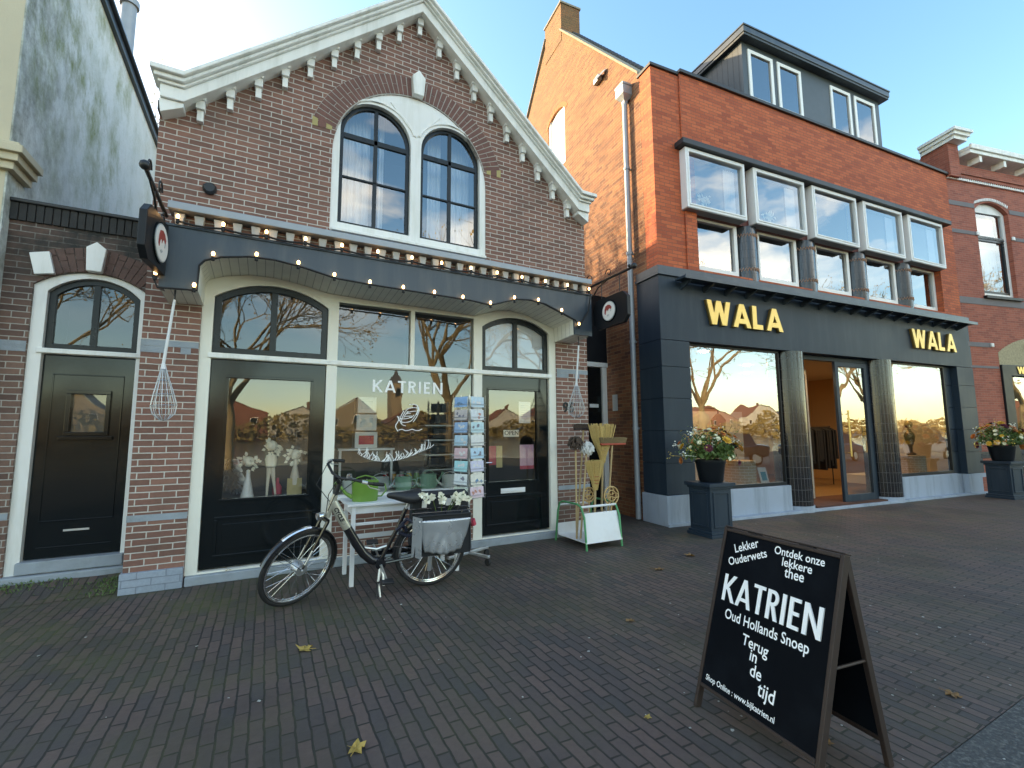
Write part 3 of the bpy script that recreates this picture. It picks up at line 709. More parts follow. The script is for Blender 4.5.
for name, m_, x0, z0, x1, z1 in (('paper_notice', 'paper', 3.33, 1.70, 3.53, 2.02), ('pink_poster', 'pink', 3.34, 1.02, 3.58, 1.38), ('open_sign', 'cream', 3.07, 1.50, 3.33, 1.60), ('red_flyer', 'red_paper', 2.815, 1.10, 2.95, 1.37), ('yellow_flyer', 'yellow_paper', 2.955, 1.06, 3.05, 1.37)):
    mb = MB(); mb.box(x0, SY+.085, z0, x1, SY+.087, z1); o = mb.build(name, M[m_], d2)
    if name == 'open_sign':
        mb = MB(); text_to(mb, "OPEN", 3.085, 1.525, SY+.083, .1, fit=.23); mb.build('lettering', M['dark_matt'], o)
    if name == 'pink_poster':
        mb = MB(); mb.box(3.34, SY+.082, 1.02, 3.58, SY+.0845, 1.07); mb.build('poster_band', M['red_paper'], o)
    if name == 'paper_notice':
        mb = MB()
        for k in range(7): mb.box(3.36, SY+.083, 1.76+.033*k, 3.50-.03*(k % 3), SY+.0845, 1.768+.033*k)
        mb.build('print_lines', M['can_grey'], o)
# lettering on the big pane
mb = MB(); caps(mb, "KATRIEN", 1.178, 2.085, 2.118, .158, .155, SY+.044, SY+.048, gap=.14); mb.build('lettering', M['chalk'], front)
mb = MB()
def squiggle(pts, r=.006): mb.tube([(x, SY+.045, z) for x, z in pts], r, 5)
random.seed(11)
for k in range(13):       # white line drawing of a hatted head on the pane
    a = k*.47; squiggle([(1.66+.16*math.cos(a+t*1.6)*(.6+.4*math.sin(t*2+k)), 1.80+.17*math.sin(a+t*1.6)*(.55+.45*math.cos(t+k))) for t in [i/9 for i in range(10)]], .005)
squiggle([(1.50+.02*math.sin(i), 1.78-.028*i) for i in range(8)]); squiggle([(1.52+.045*i, 1.60+.012*math.sin(i*2)) for i in range(8)])
mb.build('line_drawing', M['chalk'], front)
mb = MB(); random.seed(3)
for k in range(58):       # feathered garland painted low on the pane
    x = 1.02 + .92*k/57; z = 1.31 - .13*math.sin(PI*(k/57)**.8) + .05*(k/57)
    l = random.uniform(.05, .13); a = random.uniform(.6, 2.2)
    squiggle([(x, z), (x+l*.5*math.cos(a)+.01, z+l*.5*math.sin(a)), (x+l*math.cos(a), z+l*math.sin(a))], .0045)
mb.build('feather_drawing', M['chalk'], front)
# shop interior
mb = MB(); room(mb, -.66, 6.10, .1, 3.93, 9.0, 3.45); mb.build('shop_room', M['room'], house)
mb = MB(); mb.box(.74, 6.08, .1, 2.55, 6.85, .80); mb.build('display_ledge', M['white'], house)
mb = MB(); mb.box(-.55, 6.1, .1, .6, 6.75, .84); mb.build('display_ledge', M['room'], house)
mb = MB(); mb.box(3.985+.05, HY-.006, 1.87, 3.99+.05, HY-.005, 1.871); mb.v = []; mb.f = []
text_to(mb, "95", 4.05, 1.875, HY-.004, .215, extrude=.004, bold=.006); mb.build('house_number', M['dark_matt'], house)

# ------------------------------------------------------------------ narrow annex on the left
annex = thing('brick_annex', "low sooty brick annex with black door and arched fanlight left of the gabled house", 'annex', (-1.8, 6.5, 0))
AY = 6.5
fo = seg_arch(-2.23, .16, -1.255, 3.145, 3.335)
mb = MB(); mb.plate(rect(-2.46, 0, -1.182, 3.985), [fo], AY, AY+.25); mb.box(-2.46, AY+.25, 0, -1.182, AY+2.5, 3.6)
mb.v = mb.v[:-8]; mb.f = mb.f[:-6]
mb.build('wall', M['brick_annex'], annex)
mb = MB()
for k in range(19): mb.box(-2.455+k*.067, AY-.025, 3.80, -2.455+k*.067+.058, AY+.2, 3.99)
mb.build('parapet_course', mat('soot_black_brick', (.035, .036, .036), .9, var=.5, scale=8, bump=.5), annex, bevel=.004)
mb = MB(); mb.box(-2.46, AY-.05, 3.99, -1.185, AY+.3, 4.03); mb.build('coping', M['coping'], annex, bevel=.01)
mb = MB(); cx_ = -1.7425; R_ = ((.4875)**2+.19**2)/(2*.19)
for k in range(15):
    a0 = -34+68*(k+.06)/15; a1 = -34+68*(k+.94)/15; zc = 3.335-R_
    P = lambda a, r: (cx_+r*math.sin(math.radians(a)), zc+r*math.cos(math.radians(a)))
    for r0, r1 in (((R_+.006, R_+.13), (R_+.137, R_+.27)) if k % 2 else ((R_+.006, R_+.2), (R_+.207, R_+.27))):
        mb.plate([P(a0, r0), P(a1, r0), P(a1, r1), P(a0, r1)], (), AY-.007, AY+.1)
mb.build('brick_arch', M['brick_dark'], annex)
mb = MB(); mb.plate([(-1.805, 3.335), (-1.675, 3.335), (-1.65, 3.60), (-1.735, 3.67), (-1.82, 3.60)], (), AY-.07, AY+.1); mb.build('keystone', M['white'], annex, bevel=.008)
mb = MB(); mb.plate([(-2.215, 3.235), (-2.06, 3.265), (-2.115, 3.50), (-2.27, 3.46)], (), AY-.05, AY+.1); mb.build('keystone', M['white'], annex, bevel=.006)
di, ti = rect(-2.12, .18, -1.335, 2.415), seg_arch(-2.12, 2.475, -1.335, 3.09, 3.275)
mb = MB(); mb.plate(fo, [di, ti], AY+.03, AY+.16); afr = mb.build('door_frame', M['white'], annex, bevel=.01)
mb = MB(); mb.box(-2.16, AY+.005, 2.42, -1.27, AY+.028, 2.47); mb.build('transom_bar', M['white'], afr, bevel=.006)
window(annex, shift(ti, .002), shift(ti, .06), [(-1.76, 2.53, -1.70, 3.26)], AY+.08, M['sash'], M['glass_k'], depth=.05)
mb = MB(); y = AY+.09; mb.plate(rect(*[-2.118, .30, -1.337, 2.41]), [rect(-1.86, 1.59, -1.57, 2.0)], y, y+.05); adoor = mb.build('door', M['dark'], annex, bevel=.005)
mb = MB()
for (p0, q0, p1, q1) in ((-1.90,1.55,-1.53,1.59),(-1.90,2.0,-1.53,2.04),(-1.90,1.59,-1.86,2.0),(-1.57,1.59,-1.53,2.0),(-1.94,1.505,-1.49,1.545)): mb.box(p0, y-.03, q0, p1, y-.0005, q1)
for (p0, q0, p1, q1) in ((-2.03,.66,-1.43,.675),(-2.03,2.2,-1.43,2.212),(-2.03,.675,-2.018,2.2),(-1.442,.675,-1.43,2.2),(-2.03,.40,-1.43,.41)): mb.box(p0, y-.008, q0, p1, y-.0005, q1)
mb.build('door_moulding', M['dark'], adoor, bevel=.004)
pane(rect(-1.86, 1.59, -1.57, 2.0), y+.02, 'spy_window', M['glass_dull'], adoor)
mb = MB(); mb.box(-1.86, y+.045, 1.59, -1.57, y+.05, 2.0); mb.build('window_grille', mat('dull_grey_pane', (.10,.105,.10), .6), adoor)
mb = MB(); mb.box(-1.83, y-.006, .555, -1.62, y-.0005, .575); mb.build('mail_slot', M['alu'], adoor)
mb = MB(); mb.box(-2.14, AY-.02, .175, -1.3, AY+.2, .29); mb.build('threshold', M['stone'], annex, bevel=.008)
mb = MB(); mb.box(-2.45, AY-.06, 0, -1.19, AY+.2, .165); mb.build('doorstep', M['stone'], annex, bevel=.015)
mb = MB()
for z0, z1 in ((2.42, 2.53), (.72, .785)): mb.box(-2.462, AY-.004, z0, -2.232, AY+.1, z1)
mb.build('painted_course', M['stone'], annex, split=True)
mb = MB(); room(mb, -2.4, AY+.2, .2, -1.2, AY+1.6, 3.4); mb.build('hallway', M['room'], annex)

# ------------------------------------------------------------------ stucco building at the far left
st = thing('stucco_building', "cream stucco building with algae stained side wall at the left edge", 'building', (-2.46, 6.36, 0))
mb = MB(); mb.box(-9, 6.36, 0, -2.475, 6.56, 7.98); mb.build('wall', M['stucco_front'], st)
mb = MB(); mb.box(-2.475, 6.362, 0, -2.46, 16, 7.98); mb.box(-9, 15.98, 0, -2.476, 16, 7.98); mb.build('side_wall', M['stucco_side'], st)
mb = MB()
for (e, z0, z1) in ((.06, 4.26, 4.34), (.10, 4.34, 4.42), (.14, 4.42, 4.50), (.10, 4.50, 4.54)): mb.box(-9, 6.36-e, z0, -2.46+e, 6.73, z1)
mb.build('string_course', M['stucco_front'], st, bevel=.006)
mb = MB(); mb.box(-9.1, 6.2, 7.985, -2.40, 16.1, 8.12); mb.box(-9.1, 6.15, 8.122, -2.34, 16.1, 8.17); mb.build('roof_edge', M['fascia'], st, bevel=.01)
mb = MB(); mb.box(-9, 6.3, 8.17, -2.5, 16, 8.2); mb.build('roof', M['coping'], st)
mb = MB(); mb.tube([(-3.0, 11.75, 8.15), (-3.0, 11.75, 10.75)], .13, 14); mb.tube([(-3.0, 11.75, 10.72), (-3.0, 11.75, 10.85)], .17, 14)
mb.build('flue', M['zinc'], st, smooth=True)

# ------------------------------------------------------------------ fashion shop: big orange brick building (local axes: x along its front, y inwards)
TW = Matrix.Translation((5.968, 5.70, 0)) @ Matrix.Rotation(math.radians(-5.116), 4, 'Z')
W = thing('shop_building', "orange brick building with dark clothes shopfront, gold WALA letters and boxed windows", 'building', T=TW)
def wb(mb, name, m_, parent=None, **k): return mb.build(name, m_, parent or W, world=False, **k)
mb = MB()
op = rect(.93, 4.52, 9.03, 6.95)
mb.plate(rect(.66, 4.36, 9.80, 8.34), [op], -.03, .27)
mb.box(0, 0, 4.36, .658, .3, 8.30)
fw = wb(mb, 'wall', M['brick_w'])
mb = MB(); mb.box(9.5, .27, 0, 9.8, 7.4, 8.3); mb.box(.3, 7.1, 0, 9.5, 7.4, 8.3); wb(mb, 'rear_wall', M['brick_w'])
# gable wall on the alley, in the sun (a plate in the y-z plane)
SIDE = Matrix(((0,1,0,0),(1,0,0,0),(0,0,1,0),(0,0,0,1)))
def side_plate(mb, outer, holes, x0, x1):
    b = MB(); b.plate(outer, holes, x0, x1); mb.add([(p[1], p[0], p[2]) for p in b.v], [f[::-1] for f in b.f])
mb = MB(); swin = round_arch(3.16, 8.25, 4.02, 9.75, .2)
side_plate(mb, [(.302, 0), (7.4, 0), (7.4, 8.35), (3.95, 12.33), (3.4, 12.05), (.302, 8.35)], [swin], 0, .28)
wb(mb, 'gable_wall', M['brick_side'])
mb = MB(); 
for k in range(13):
    a0, a1 = math.radians(15+150*(k+.05)/13), math.radians(15+150*(k+.95)/13)
    side_plate(mb, [(3.59+.62*math.cos(a0), 9.55+.42*math.sin(a0)), (3.59+.62*math.cos(a1), 9.55+.42*math.sin(a1)), (3.59+.50*math.cos(a1), 9.55+.30*math.sin(a1)), (3.59+.50*math.cos(a0), 9.55+.30*math.sin(a0))], (), -.008, .1)
wb(mb, 'brick_arch', M['brick_arch_o'])
mb = MB(); side_plate(mb, swin, [shift(swin, .07)], .02, .10); sw = wb(mb, 'side_window', M['pvc'])
mb = MB(); side_plate(mb, shift(swin, .06), (), .05, .06); wb(mb, 'window_blind', M['paper'], sw)
mb = MB()
for (v0, z0, v1, z1) in ((.30, 8.35, 3.28, 11.9), (7.4, 8.35, 4.1, 12.3)):
    dz = .07; mb.add([(-.05,v0,z0),(.30,v0,z0),(.30,v1,z1),(-.05,v1,z1),(-.05,v0,z0+dz),(.30,v0,z0+dz),(.30,v1,z1+dz),(-.05,v1,z1+dz)], [(0,3,2,1),(4,5,6,7),(0,1,5,4),(1,2,6,5),(2,3,7,6),(3,0,4,7)])
wb(mb, 'gable_coping', M['coping_stone'], bevel=.01, split=True)
mb = MB(); mb.box(-.012, 3.23, 11.6, .55, 4.12, 12.64); ch = wb(mb, 'chimney', M['brick_side'])
mb = MB(); mb.box(-.04, 3.20, 12.643, .58, 4.15, 12.70); wb(mb, 'chimney_cap', M['coping_stone'], ch, bevel=.01)
mb = MB(); mb.add([(.3,.25,8.30),(9.75,.25,8.30),(9.75,3.95,12.2),(.3,3.95,12.2),(.3,7.4,8.3),(9.75,7.4,8.3)], [(0,1,2,3),(3,2,5,4)]); wb(mb, 'roof', M['roof_tile'])
mb = MB()
for k in range(26):
    t = k/25; mb.tube([(.31, .35+3.0*t, 8.47+3.55*t), (.62, .35+3.0*t, 8.47+3.55*t)], .055, 8)
wb(mb, 'verge_tiles', M['coping'])
mb = MB(); mb.box(-.03, -.04, 8.303, .64, .36, 8.36); mb.box(.645, -.08, 8.343, 9.85, .32, 8.41); wb(mb, 'parapet_coping', M['coping'], bevel=.008)
mb = MB(); mb.box(-.10, 1.50, 9.16, 0, 1.72, 9.30); mb.add([(-.18,1.50,9.1),(-.02,1.30,9.28),(-.02,1.45,9.34),(-.16,1.62,9.2)], [(0,1,2,3)]); wb(mb, 'flue_vent', M['zinc'], bevel=.02)
# dormer
dv = 1.02
mb = MB(); mb.box(3.72, dv+.06, 9.2, 3.80, 3.7, 11.0); mb.box(9.08, dv+.06, 9.2, 9.16, 3.7, 11.0)
dorm = wb(mb, 'dormer_cheek', M['dormer'], split=True)
mb = MB(); wins = ((3.90, 4.76), (4.92, 5.80), (6.97, 7.82), (7.98, 8.92))
mb.plate(rect(3.72, 9.25, 9.16, 11.0), [rect(a, 9.52, b, 10.84) for a, b in wins], dv, dv+.06); wb(mb, 'dormer_front', M['dormer_flat'], dorm)
mb = MB(); mb.box(3.58, .82, 11.06, 9.34, 4.2, 11.21); mb.box(3.56, .80, 11.212, 9.36, 4.22, 11.25); wb(mb, 'dormer_roof', M['fascia'], dorm, bevel=.008)
mb = MB(); mb.box(3.60, .84, 11.0, 9.32, 4.2, 11.058); wb(mb, 'dormer_soffit', M['dormer'], dorm)
for a, b in wins:
    o_ = rect(a, 9.52, b, 10.84); gi = rect(a+.09, 9.61, b-.09, 10.75)
    mb = MB(); mb.plate(o_, [gi], dv-.03, dv+.04); w = wb(mb, 'dormer_window', M['pvc'], dorm, bevel=.006)
    mb = MB(); t_ = [(gi[0]), gi[1], gi[2], gi[3]]; mb.add([(p[0], dv+.005, p[1]) for p in gi], [(0,1,2,3)]); mb.add([(p[0], dv+.5, p[1]) for p in shift(gi, -.4)], [(0,1,2,3)])
    mb.f = mb.f[:1]; mb.v = mb.v[:4]; wb(mb, 'pane', M['glass_box'], dorm)
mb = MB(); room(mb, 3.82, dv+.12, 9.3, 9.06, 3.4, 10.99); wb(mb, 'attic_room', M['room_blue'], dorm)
# boxed-out upper windows over a band of lower windows with tiled half columns
mb = MB(); mb.box(.50, -.22, 6.79, 9.36, .05, 6.90); wb(mb, 'window_canopy', M['coping'], bevel=.01)
mb = MB(); mb.box(.93, .16, 4.52, 9.03, .22, 6.95)
mb = MB(); mb.plate(rect(.93, 5.60, 9.03, 6.95), (), .03, .20); wb(mb, 'spandrel', mat("dark_red_panel", (.16, .045, .035), .6))
for i in range(5):
    u0 = .605+1.737*i; u1 = u0+1.50
    o_ = rect(u0, 5.62, u1, 6.775); gi = rect(u0+.085, 5.70, u1-.075, 6.69)
    mb = MB(); mb.plate(o_, [gi], -.15, .03); bx = wb(mb, 'box_window', M['pvc'], bevel=.006)
    mb = MB(); mb.plate(shift(o_, .045), [shift(gi, -.006)], -.162, -.15); wb(mb, 'casement', M['pvc'], bx, bevel=.004)
    mb = MB(); mb.add([(p[0], -.10, p[1]) for p in gi], [(0,1,2,3)]); wb(mb, 'pane', M['glass_box'], bx)
    mb = MB(); mb.box(u0+.02, -.14, 5.605, u1-.02, .1, 5.618); wb(mb, 'box_underside', M['grey_under'], bx)
    mb = MB(); mb.add([(p[0], .028, p[1]) for p in gi], [(0,1,2,3)]); wb(mb, 'box_back', M['room_blue'] if i != 2 else M['dark_matt'], bx)
    if i in (0, 1, 3, 4):
        mb = MB(); a = u1-.42
        for k in range(12):
            mb.add([(a+.025*k, .0+.02*(k % 2), 5.73), (a+.025*(k+1), .0+.02*((k+1) % 2), 5.73), (a+.025*(k+1), .0+.02*((k+1) % 2), 6.66), (a+.025*k, .0+.02*(k % 2), 6.66)], [(0,1,2,3)])
        wb(mb, 'curtain', M['curtain'], bx)
    if i in (0, 1):
        mb = MB(); random.seed(i)
        for k in range(40):
            p = Vector((u0+.55+random.gauss(0, .07), -.03+random.gauss(0, .01), 5.90+random.gauss(0, .05))); d = Vector((random.gauss(0,1), random.gauss(0,.3), random.gauss(0,1))).normalized()*.05; e = d.cross(Vector((0,1,0)))*.5
            mb.add([p-d, p+e, p+d, p-e], [(0,1,2,3)])
        wb(mb, 'orchid', M['petal_white'], bx)
lw0 = [.95, 2.66, 4.42, 6.17, 7.92]; lw1 = [2.09, 3.82, 5.57, 7.33, 9.02]
for a, b in zip(lw0, lw1):
    o_ = rect(a, 4.56, b, 5.60); gi = rect(a+.05, 4.66, b-.09, 5.55)
    mb = MB(); mb.plate(o_, [gi], .10, .18); w = wb(mb, 'lower_window', M['pvc'], bevel=.005)
    mb = MB(); mb.add([(p[0], .15, p[1]) for p in gi], [(0,1,2,3)]); wb(mb, 'pane', M['glass_box'], w)
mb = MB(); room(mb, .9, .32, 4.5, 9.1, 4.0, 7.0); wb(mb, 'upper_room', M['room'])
for c in (2.375, 4.12, 5.87, 7.625):
    mb = MB(); o = len(mb.v); nn = 24; R = .245
    mb.lathe([(R, 4.45), (R, 5.60)], (c, .20, 0), nn)
    for j in range(2):
        for i in range(nn): mb.uvs[j*nn+i] = (R*2*PI*i/nn, (4.45, 5.6)[j])
    col = wb(mb, 'tiled_column', M['tile_col'], smooth=True)
    mb = MB()
    for zc in (4.72, 5.42):
        mb.tube([(c + (R+.004)*math.cos(w), .20 + (R+.004)*math.sin(w), zc+(.032 if k % 2 else -.032)) for k, w in enumerate([PI+PI*i/28 for i in range(29)])], .010, 5)
    wb(mb, 'zigzag_band', M['copper'], col, split=True)
# shopfront cladding
mb = MB(); mc = MB(); zj = [.50, 1.03, 1.58, 2.13, 2.68, 3.15]
for z0, z1 in zip(zj, zj[1:]):
    mb.box(-.035, -.035, z0+.006, .60, .56, z1-.002); mc.box(9.28, -.035, z0+.006, 10.04, .4, z1-.002)
    mc.box(8.98, .10, z0+.006, 9.278, .4, z1-.002)
mb.box(-.02, -.02, .5, .59, .54, 3.15); mc.box(9.29, -.02, .5, 10.02, .38, 3.15); wb(mc, 'cladding', M['clad'], bevel=.004)
clad = wb(mb, 'cladding', M['clad'], bevel=.004)
mb = MB(); mb.box(-.035, -.035, 3.155, 10.04, .56, 4.30); wb(mb, 'sign_band', M['clad'], clad, bevel=.004)
mb = MB(); mb.box(-.06, -.07, 4.302, 10.10, .58, 4.352); mb.box(-.05, -.05, 4.354, 10.09, .55, 4.475); wb(mb, 'cornice', M['fascia'], clad, bevel=.005)
mb = MB(); mb.box(.30, -.31, 4.21, 9.80, -.075, 4.25); mb.box(.30, -.33, 4.19, 9.80, -.305, 4.265); can = wb(mb, 'canopy', M['fascia'], clad, bevel=.004)
mb = MB()
for i in range(18): x = .45+i*.53; mb.plate([(0,0),(1,0)], (), 0, 0) if False else mb.plate([(0,0),(1,0)], (), 0, 0) if False else mb.add([(x,-.28,4.208),(x+.05,-.28,4.208),(x+.05,-.036,4.208),(x,-.036,4.208),(x,-.28,4.18),(x+.05,-.28,4.18),(x+.05,-.036,4.08),(x,-.036,4.08)], [(0,1,2,3),(7,6,5,4),(4,5,1,0),(5,6,2,1),(6,7,3,2),(7,4,0,3)])
wb(mb, 'canopy_bracket', M['fascia'], clad, bevel=.004, split=True)
mb = MB()
for (a, b, c, d) in ((-.06, -.06, .62, .58), (9.26, -.06, 10.08, .42)): mb.box(a, b, 0, c, d, .498)
mb.box(.622, .02, 0, 3.05, .3, .52); mb.box(6.68, .02, 0, 8.98, .3, .52); mb.box(8.982, .06, 0, 9.258, .3, .50)
wb(mb, 'plinth', M['plinth_w'], bevel=.008, split=True)
mb = MB(); mb.box(-.07, -.10, 0, 10.1, -.062, .05); mb.box(.63, -.06, 0, 9.25, .019, .05); wb(mb, 'kerb_stone', M['plinth_w'], bevel=.005, split=True)
for a, b in ((.62, 3.02), (6.72, 8.93)):
    o_ = rect(a, .525, b, 3.15); gi = rect(a+.05, .585, b-.03, 3.11)
    mb = MB(); mb.plate(o_, [gi], .08, .15); w = wb(mb, 'shop_window', M['dark_matt'], bevel=.004)
    mb = MB(); mb.add([(p[0], .11, p[1]) for p in gi], [(0,1,2,3)]); wb(mb, 'pane', M['glass_w'], w)
for c in (3.385, 6.345):
    mb = MB(); nn = 36; R = .325
    mb.lathe([(R, .12), (R, 3.152)], (c, .22, 0), nn)
    for j in range(2):
        for i in range(nn): mb.uvs[j*nn+i] = (R*2*PI*i/nn, (.12, 3.152)[j])
    col = wb(mb, 'tiled_column', M['tiles'], smooth=True)
    mb = MB(); mb.lathe([(R+.015, 0), (R+.015, .118), (.1, .119)], (c, .22, 0), nn); wb(mb, 'column_base', M['plinth_w'], col, smooth=True)
# doorway: fixed inner posts, one leaf standing open inside, one glass leaf closed
mb = MB(); mb.box(3.72, .16, .05, 3.80, .26, 3.15); mb.box(3.80, .16, 3.06, 6.0, .26, 3.15); mb.box(5.90, .16, .05, 6.02, .26, 3.15); wb(mb, 'door_frame', M['clad'], bevel=.004)
mb = MB(); lo, gl = rect(4.80, .07, 5.89, 3.05), rect(4.90, .22, 5.79, 2.95)
mb.plate(lo, [gl], .12, .18); dl_ = wb(mb, 'door', M['clad'], bevel=.004)
mb = MB(); mb.add([(p[0], .15, p[1]) for p in gl], [(0,1,2,3)]); wb(mb, 'pane', M['glass_w'], dl_)
mb = MB(); mb.tube([(5.02, .06, 1.02), (5.02, .06, 2.0)], .018, 8)
for z in (1.1, 1.92): mb.tube([(5.02, .06, z), (5.02, .13, z)], .010, 6)
wb(mb, 'handle', M['gold'], dl_, smooth=True)
mb = MB(); mb.box(4.70, .75, .08, 4.79, .85, 2.95); mb.box(3.82, .75, 2.72, 4.70, .85, 2.80); mb.box(3.82, .76, 2.80, 4.7, .80, 3.1); wb(mb, 'inner_door_frame', M['warm_white'], bevel=.004)
mb = MB(); room(mb, .30, .30, .06, 9.46, 5.5, 3.3); ir = wb(mb, 'shop_room', M['ochre'])
mb = MB(); mb.box(.2, .31, .062, 9.5, 5.4, .075); wb(mb, 'shop_floor', M['floor_wood'], ir)
mb = MB(); mb.box(3.7, -.02, .05, 6.0, .9, .082); wb(mb, 'door_mat', M['mat_red'], ir)
mb = MB(); mb.box(.64, .17, .3, 3.05, 1.3, .50); mb.box(6.66, .17, .3, 8.97, 1.3, .50); wb(mb, 'window_floor', M['warm_white'], ir, split=True)
mb = MB(); mb.box(.3, 1.35, .08, 3.4, 1.42, 2.0); mb.box(8.97, .2, .5, 9.05, 1.3, 3.2); mb.box(.16, .31, 3.2, 9.6, 5.4, 3.25); wb(mb, 'display_back', M['warm_white'], ir, split=True)
for u, v in ((4.25, .5), (4.3, 1.9), (1.8, .8), (7.8, .9), (5.6, 3.0)):
    mb = MB(); mb.lathe([(.0001, 3.18), (.075, 3.18), (.09, 3.199)], (u, v, 0), 16); f_ = wb(mb, 'downlight', M['lamp_on'], ir)
    ld = bpy.data.lights.new("downlight_lamp", 'SPOT'); ld.energy = 24; ld.color = (1, .70, .40); ld.spot_size = math.radians(150); ld.spot_blend = .8; ld.shadow_soft_size = .08
    lo_ = bpy.data.objects.new("downlight_lamp", ld); COL.objects.link(lo_); lo_.matrix_world = TW @ Matrix.Translation((u, v, 3.16)); 
    lo_.parent = f_; lo_.matrix_parent_inverse = WORLD[f_].inverted()
# the two gold signs: things fixed to the band
for lab, a, b in (("gold WALA letters over the window beside the alley", .99, 2.965), ("gold WALA letters at the right end of the dark band", 7.36, 9.22)):
    mb = MB(); caps(mb, "WALA", a, 3.495, b, .455, .20, -.10, -.072, gap=.08)
    s_ = solo(mb, 'shop_sign', M['gold'], lab, 'sign', (0,0,0), 'gold WALA signs', bevel=.003)
    s_.matrix_world = TW; WORLD[s_] = TW
    mb = MB(); caps(mb, "WALA", a, 3.495, b, .455, .20, -.071, -.036, gap=.08); mb.build('letter_return', M['gold_side'], s_, world=False)
# downpipe on the alley side
pipe = thing('downpipe', "long grey zinc downpipe with square hopper on the orange brick side wall", 'downpipe', T=TW @ Matrix.Translation((-.09, .66, 0)))
mb = MB(); mb.tube([(0,0,.02), (0,0,8.0)], .05, 12); mb.build('pipe', M['zinc'], pipe, world=False, smooth=True)
mb = MB(); mb.lathe([(.05, 7.95), (.06, 8.02), (.17, 8.12), (.17, 8.30), (.185, 8.30), (.185, 8.34), (.15, 8.34)], (0,0,0), 4, Matrix.Rotation(PI/4, 4, 'Z')); mb.build('hopper', M['zinc'], pipe, world=False)
mb = MB()
for z in (1.6, 3.2, 4.9, 6.6): mb.lathe([(.05, z), (.062, z), (.062, z+.05), (.05, z+.05)], (0,0,0), 12); mb.box(.04, -.015, z+.01, .088, .015, z+.04)
mb.build('pipe_clip', M['zinc'], pipe, world=False)

# ------------------------------------------------------------------ red brick building at the right edge
TR = Matrix.Translation((15.75, 4.82, 0)) @ Matrix.Rotation(math.radians(-12.9), 4, 'Z')
Rb = thing('corner_building', "pinkish red brick building with stone bands and white gutter at the right edge", 'building', T=TR)
def rb(mb, name, m_, parent=None, **k): return mb.build(name, m_, parent or Rb, world=False, **k)
rw = seg_arch(1.0, 5.12, 2.32, 7.55, 7.80); rs = rect(1.24, .45, 4.4, 3.27)
mb = MB(); mb.plate(rect(0, 0, 9, 8.70), [rw, rs], 0, .3); mb.box(-.02, .3, 0, .28, 9, 8.7); rb(mb, 'wall', M['brick_r'])
mb = MB(); side_plate(mb, [(-.12, 8.3), (3.2, 8.3), (3.2, 9.0), (.6, 9.0), (.5, 9.24), (-.12, 9.26)], (), .02, .40); gab = rb(mb, 'firewall', M['brick_r'])
mb = MB()
for (v0, z0, v1, z1) in ((-.30, 9.32, .50, 9.27), (.75, 9.06, 3.3, 9.12)):
    for e, dz0, dz1 in ((0, -.10, .0), (.05, .003, .09), (.1, .093, .17)):
        mb.add([(-.03-e,v0-e,z0+dz0),(.46+e,v0-e,z0+dz0),(.46+e,v1,z1+dz0),(-.03-e,v1,z1+dz0),(-.03-e,v0-e,z0+dz1),(.46+e,v0-e,z0+dz1),(.46+e,v1,z1+dz1),(-.03-e,v1,z1+dz1)], [(0,3,2,1),(4,5,6,7),(0,1,5,4),(1,2,6,5),(2,3,7,6),(3,0,4,7)])
rb(mb, 'firewall_coping', M['white_weather'], gab)
mb = MB(); mb.box(.5, -.32, 8.90, 9, .3, 9.0); mb.box(.5, -.36, 9.003, 9, -.30, 9.14); mb.box(.5, -.29, 9.003, 9, .3, 9.10); gut = rb(mb, 'gutter', M['white_weather'], bevel=.01)
mb = MB()
for i in range(9): x = .9+i*.95; mb.plate([(x,8.72),(x+.1,8.72),(x+.1,8.897),(x,8.897)], (), -.28, 0)
rb(mb, 'bracket', M['white_weather'], gut, bevel=.008, split=True)
mb = MB(); mb.box(.01, -.07, 8.45, 9, -.002, 8.70); mb.box(.01, -.04, 8.36, 9, -.002, 8.447); rb(mb, 'brick_cornice', M['brick_r'])
mb = MB()
for i in range(110): x = .02+i*.082; mb.add([(x,-.05,8.27),(x+.08,-.05,8.27),(x+.04,-.05,8.345),(x+.04,-.002,8.345),(x,-.002,8.27),(x+.08,-.002,8.27)], [(0,1,2),(0,2,3,4),(1,5,3,2),(0,4,5,1)])
rb(mb, 'tooth_course', M['white_weather'])
mb = MB()
for z0, z1 in ((7.55, 7.68), (6.78, 6.88), (3.72, 3.84)):
    mb.box(.0, -.012, z0, .98, -.002, z1); mb.box(2.36, -.012, z0, 9, -.002, z1)
mb.box(0, -.012, 4.86, 9, -.002, 5.04); mb.box(.0, -.012, 3.16, 1.2, -.002, 3.22)
rb(mb, 'stone_band', mat("grey_stone_band", (.20, .185, .19), .8, var=.15), bevel=.003, split=True)
mb = MB(); mb.box(0, -.012, .86, 1.22, -.002, 1.02); rb(mb, 'glazed_band', M['tile_col'])
mb = MB(); mb.box(0, -.05, 0, 9, -.002, .40); rb(mb, 'plinth', M['brick_r'])
mb = MB()
for x in (.96, 2.36, 1.0, 2.32):
    for z in ((3.78,) if x in (1.0, 2.32) else (6.83,)): mb.box(x-.05, -.05, z-.05, x+.05, -.013, z+.05)
rb(mb, 'anchor_stone', M['white_weather'], bevel=.01, split=True)
mb = MB(); cxr = 1.66
for i in range(21): x = 1.0+.0635*i; mb.tube([(x, -.01, 7.60+.23*math.cos((x-cxr)/.66*1.2)), (x+.03, -.01, 7.68+.23*math.cos((x-cxr)/.66*1.2))], .02, 6)
rb(mb, 'arch_pattern', M['white_weather'])
mb = MB(); mb.plate(shift(rw, .002), [rect(1.10, 5.24, 2.22, 6.78), rect(1.10, 6.86, 2.22, 7.52)], .10, .18); w = rb(mb, 'window', M['white'], bevel=.008)
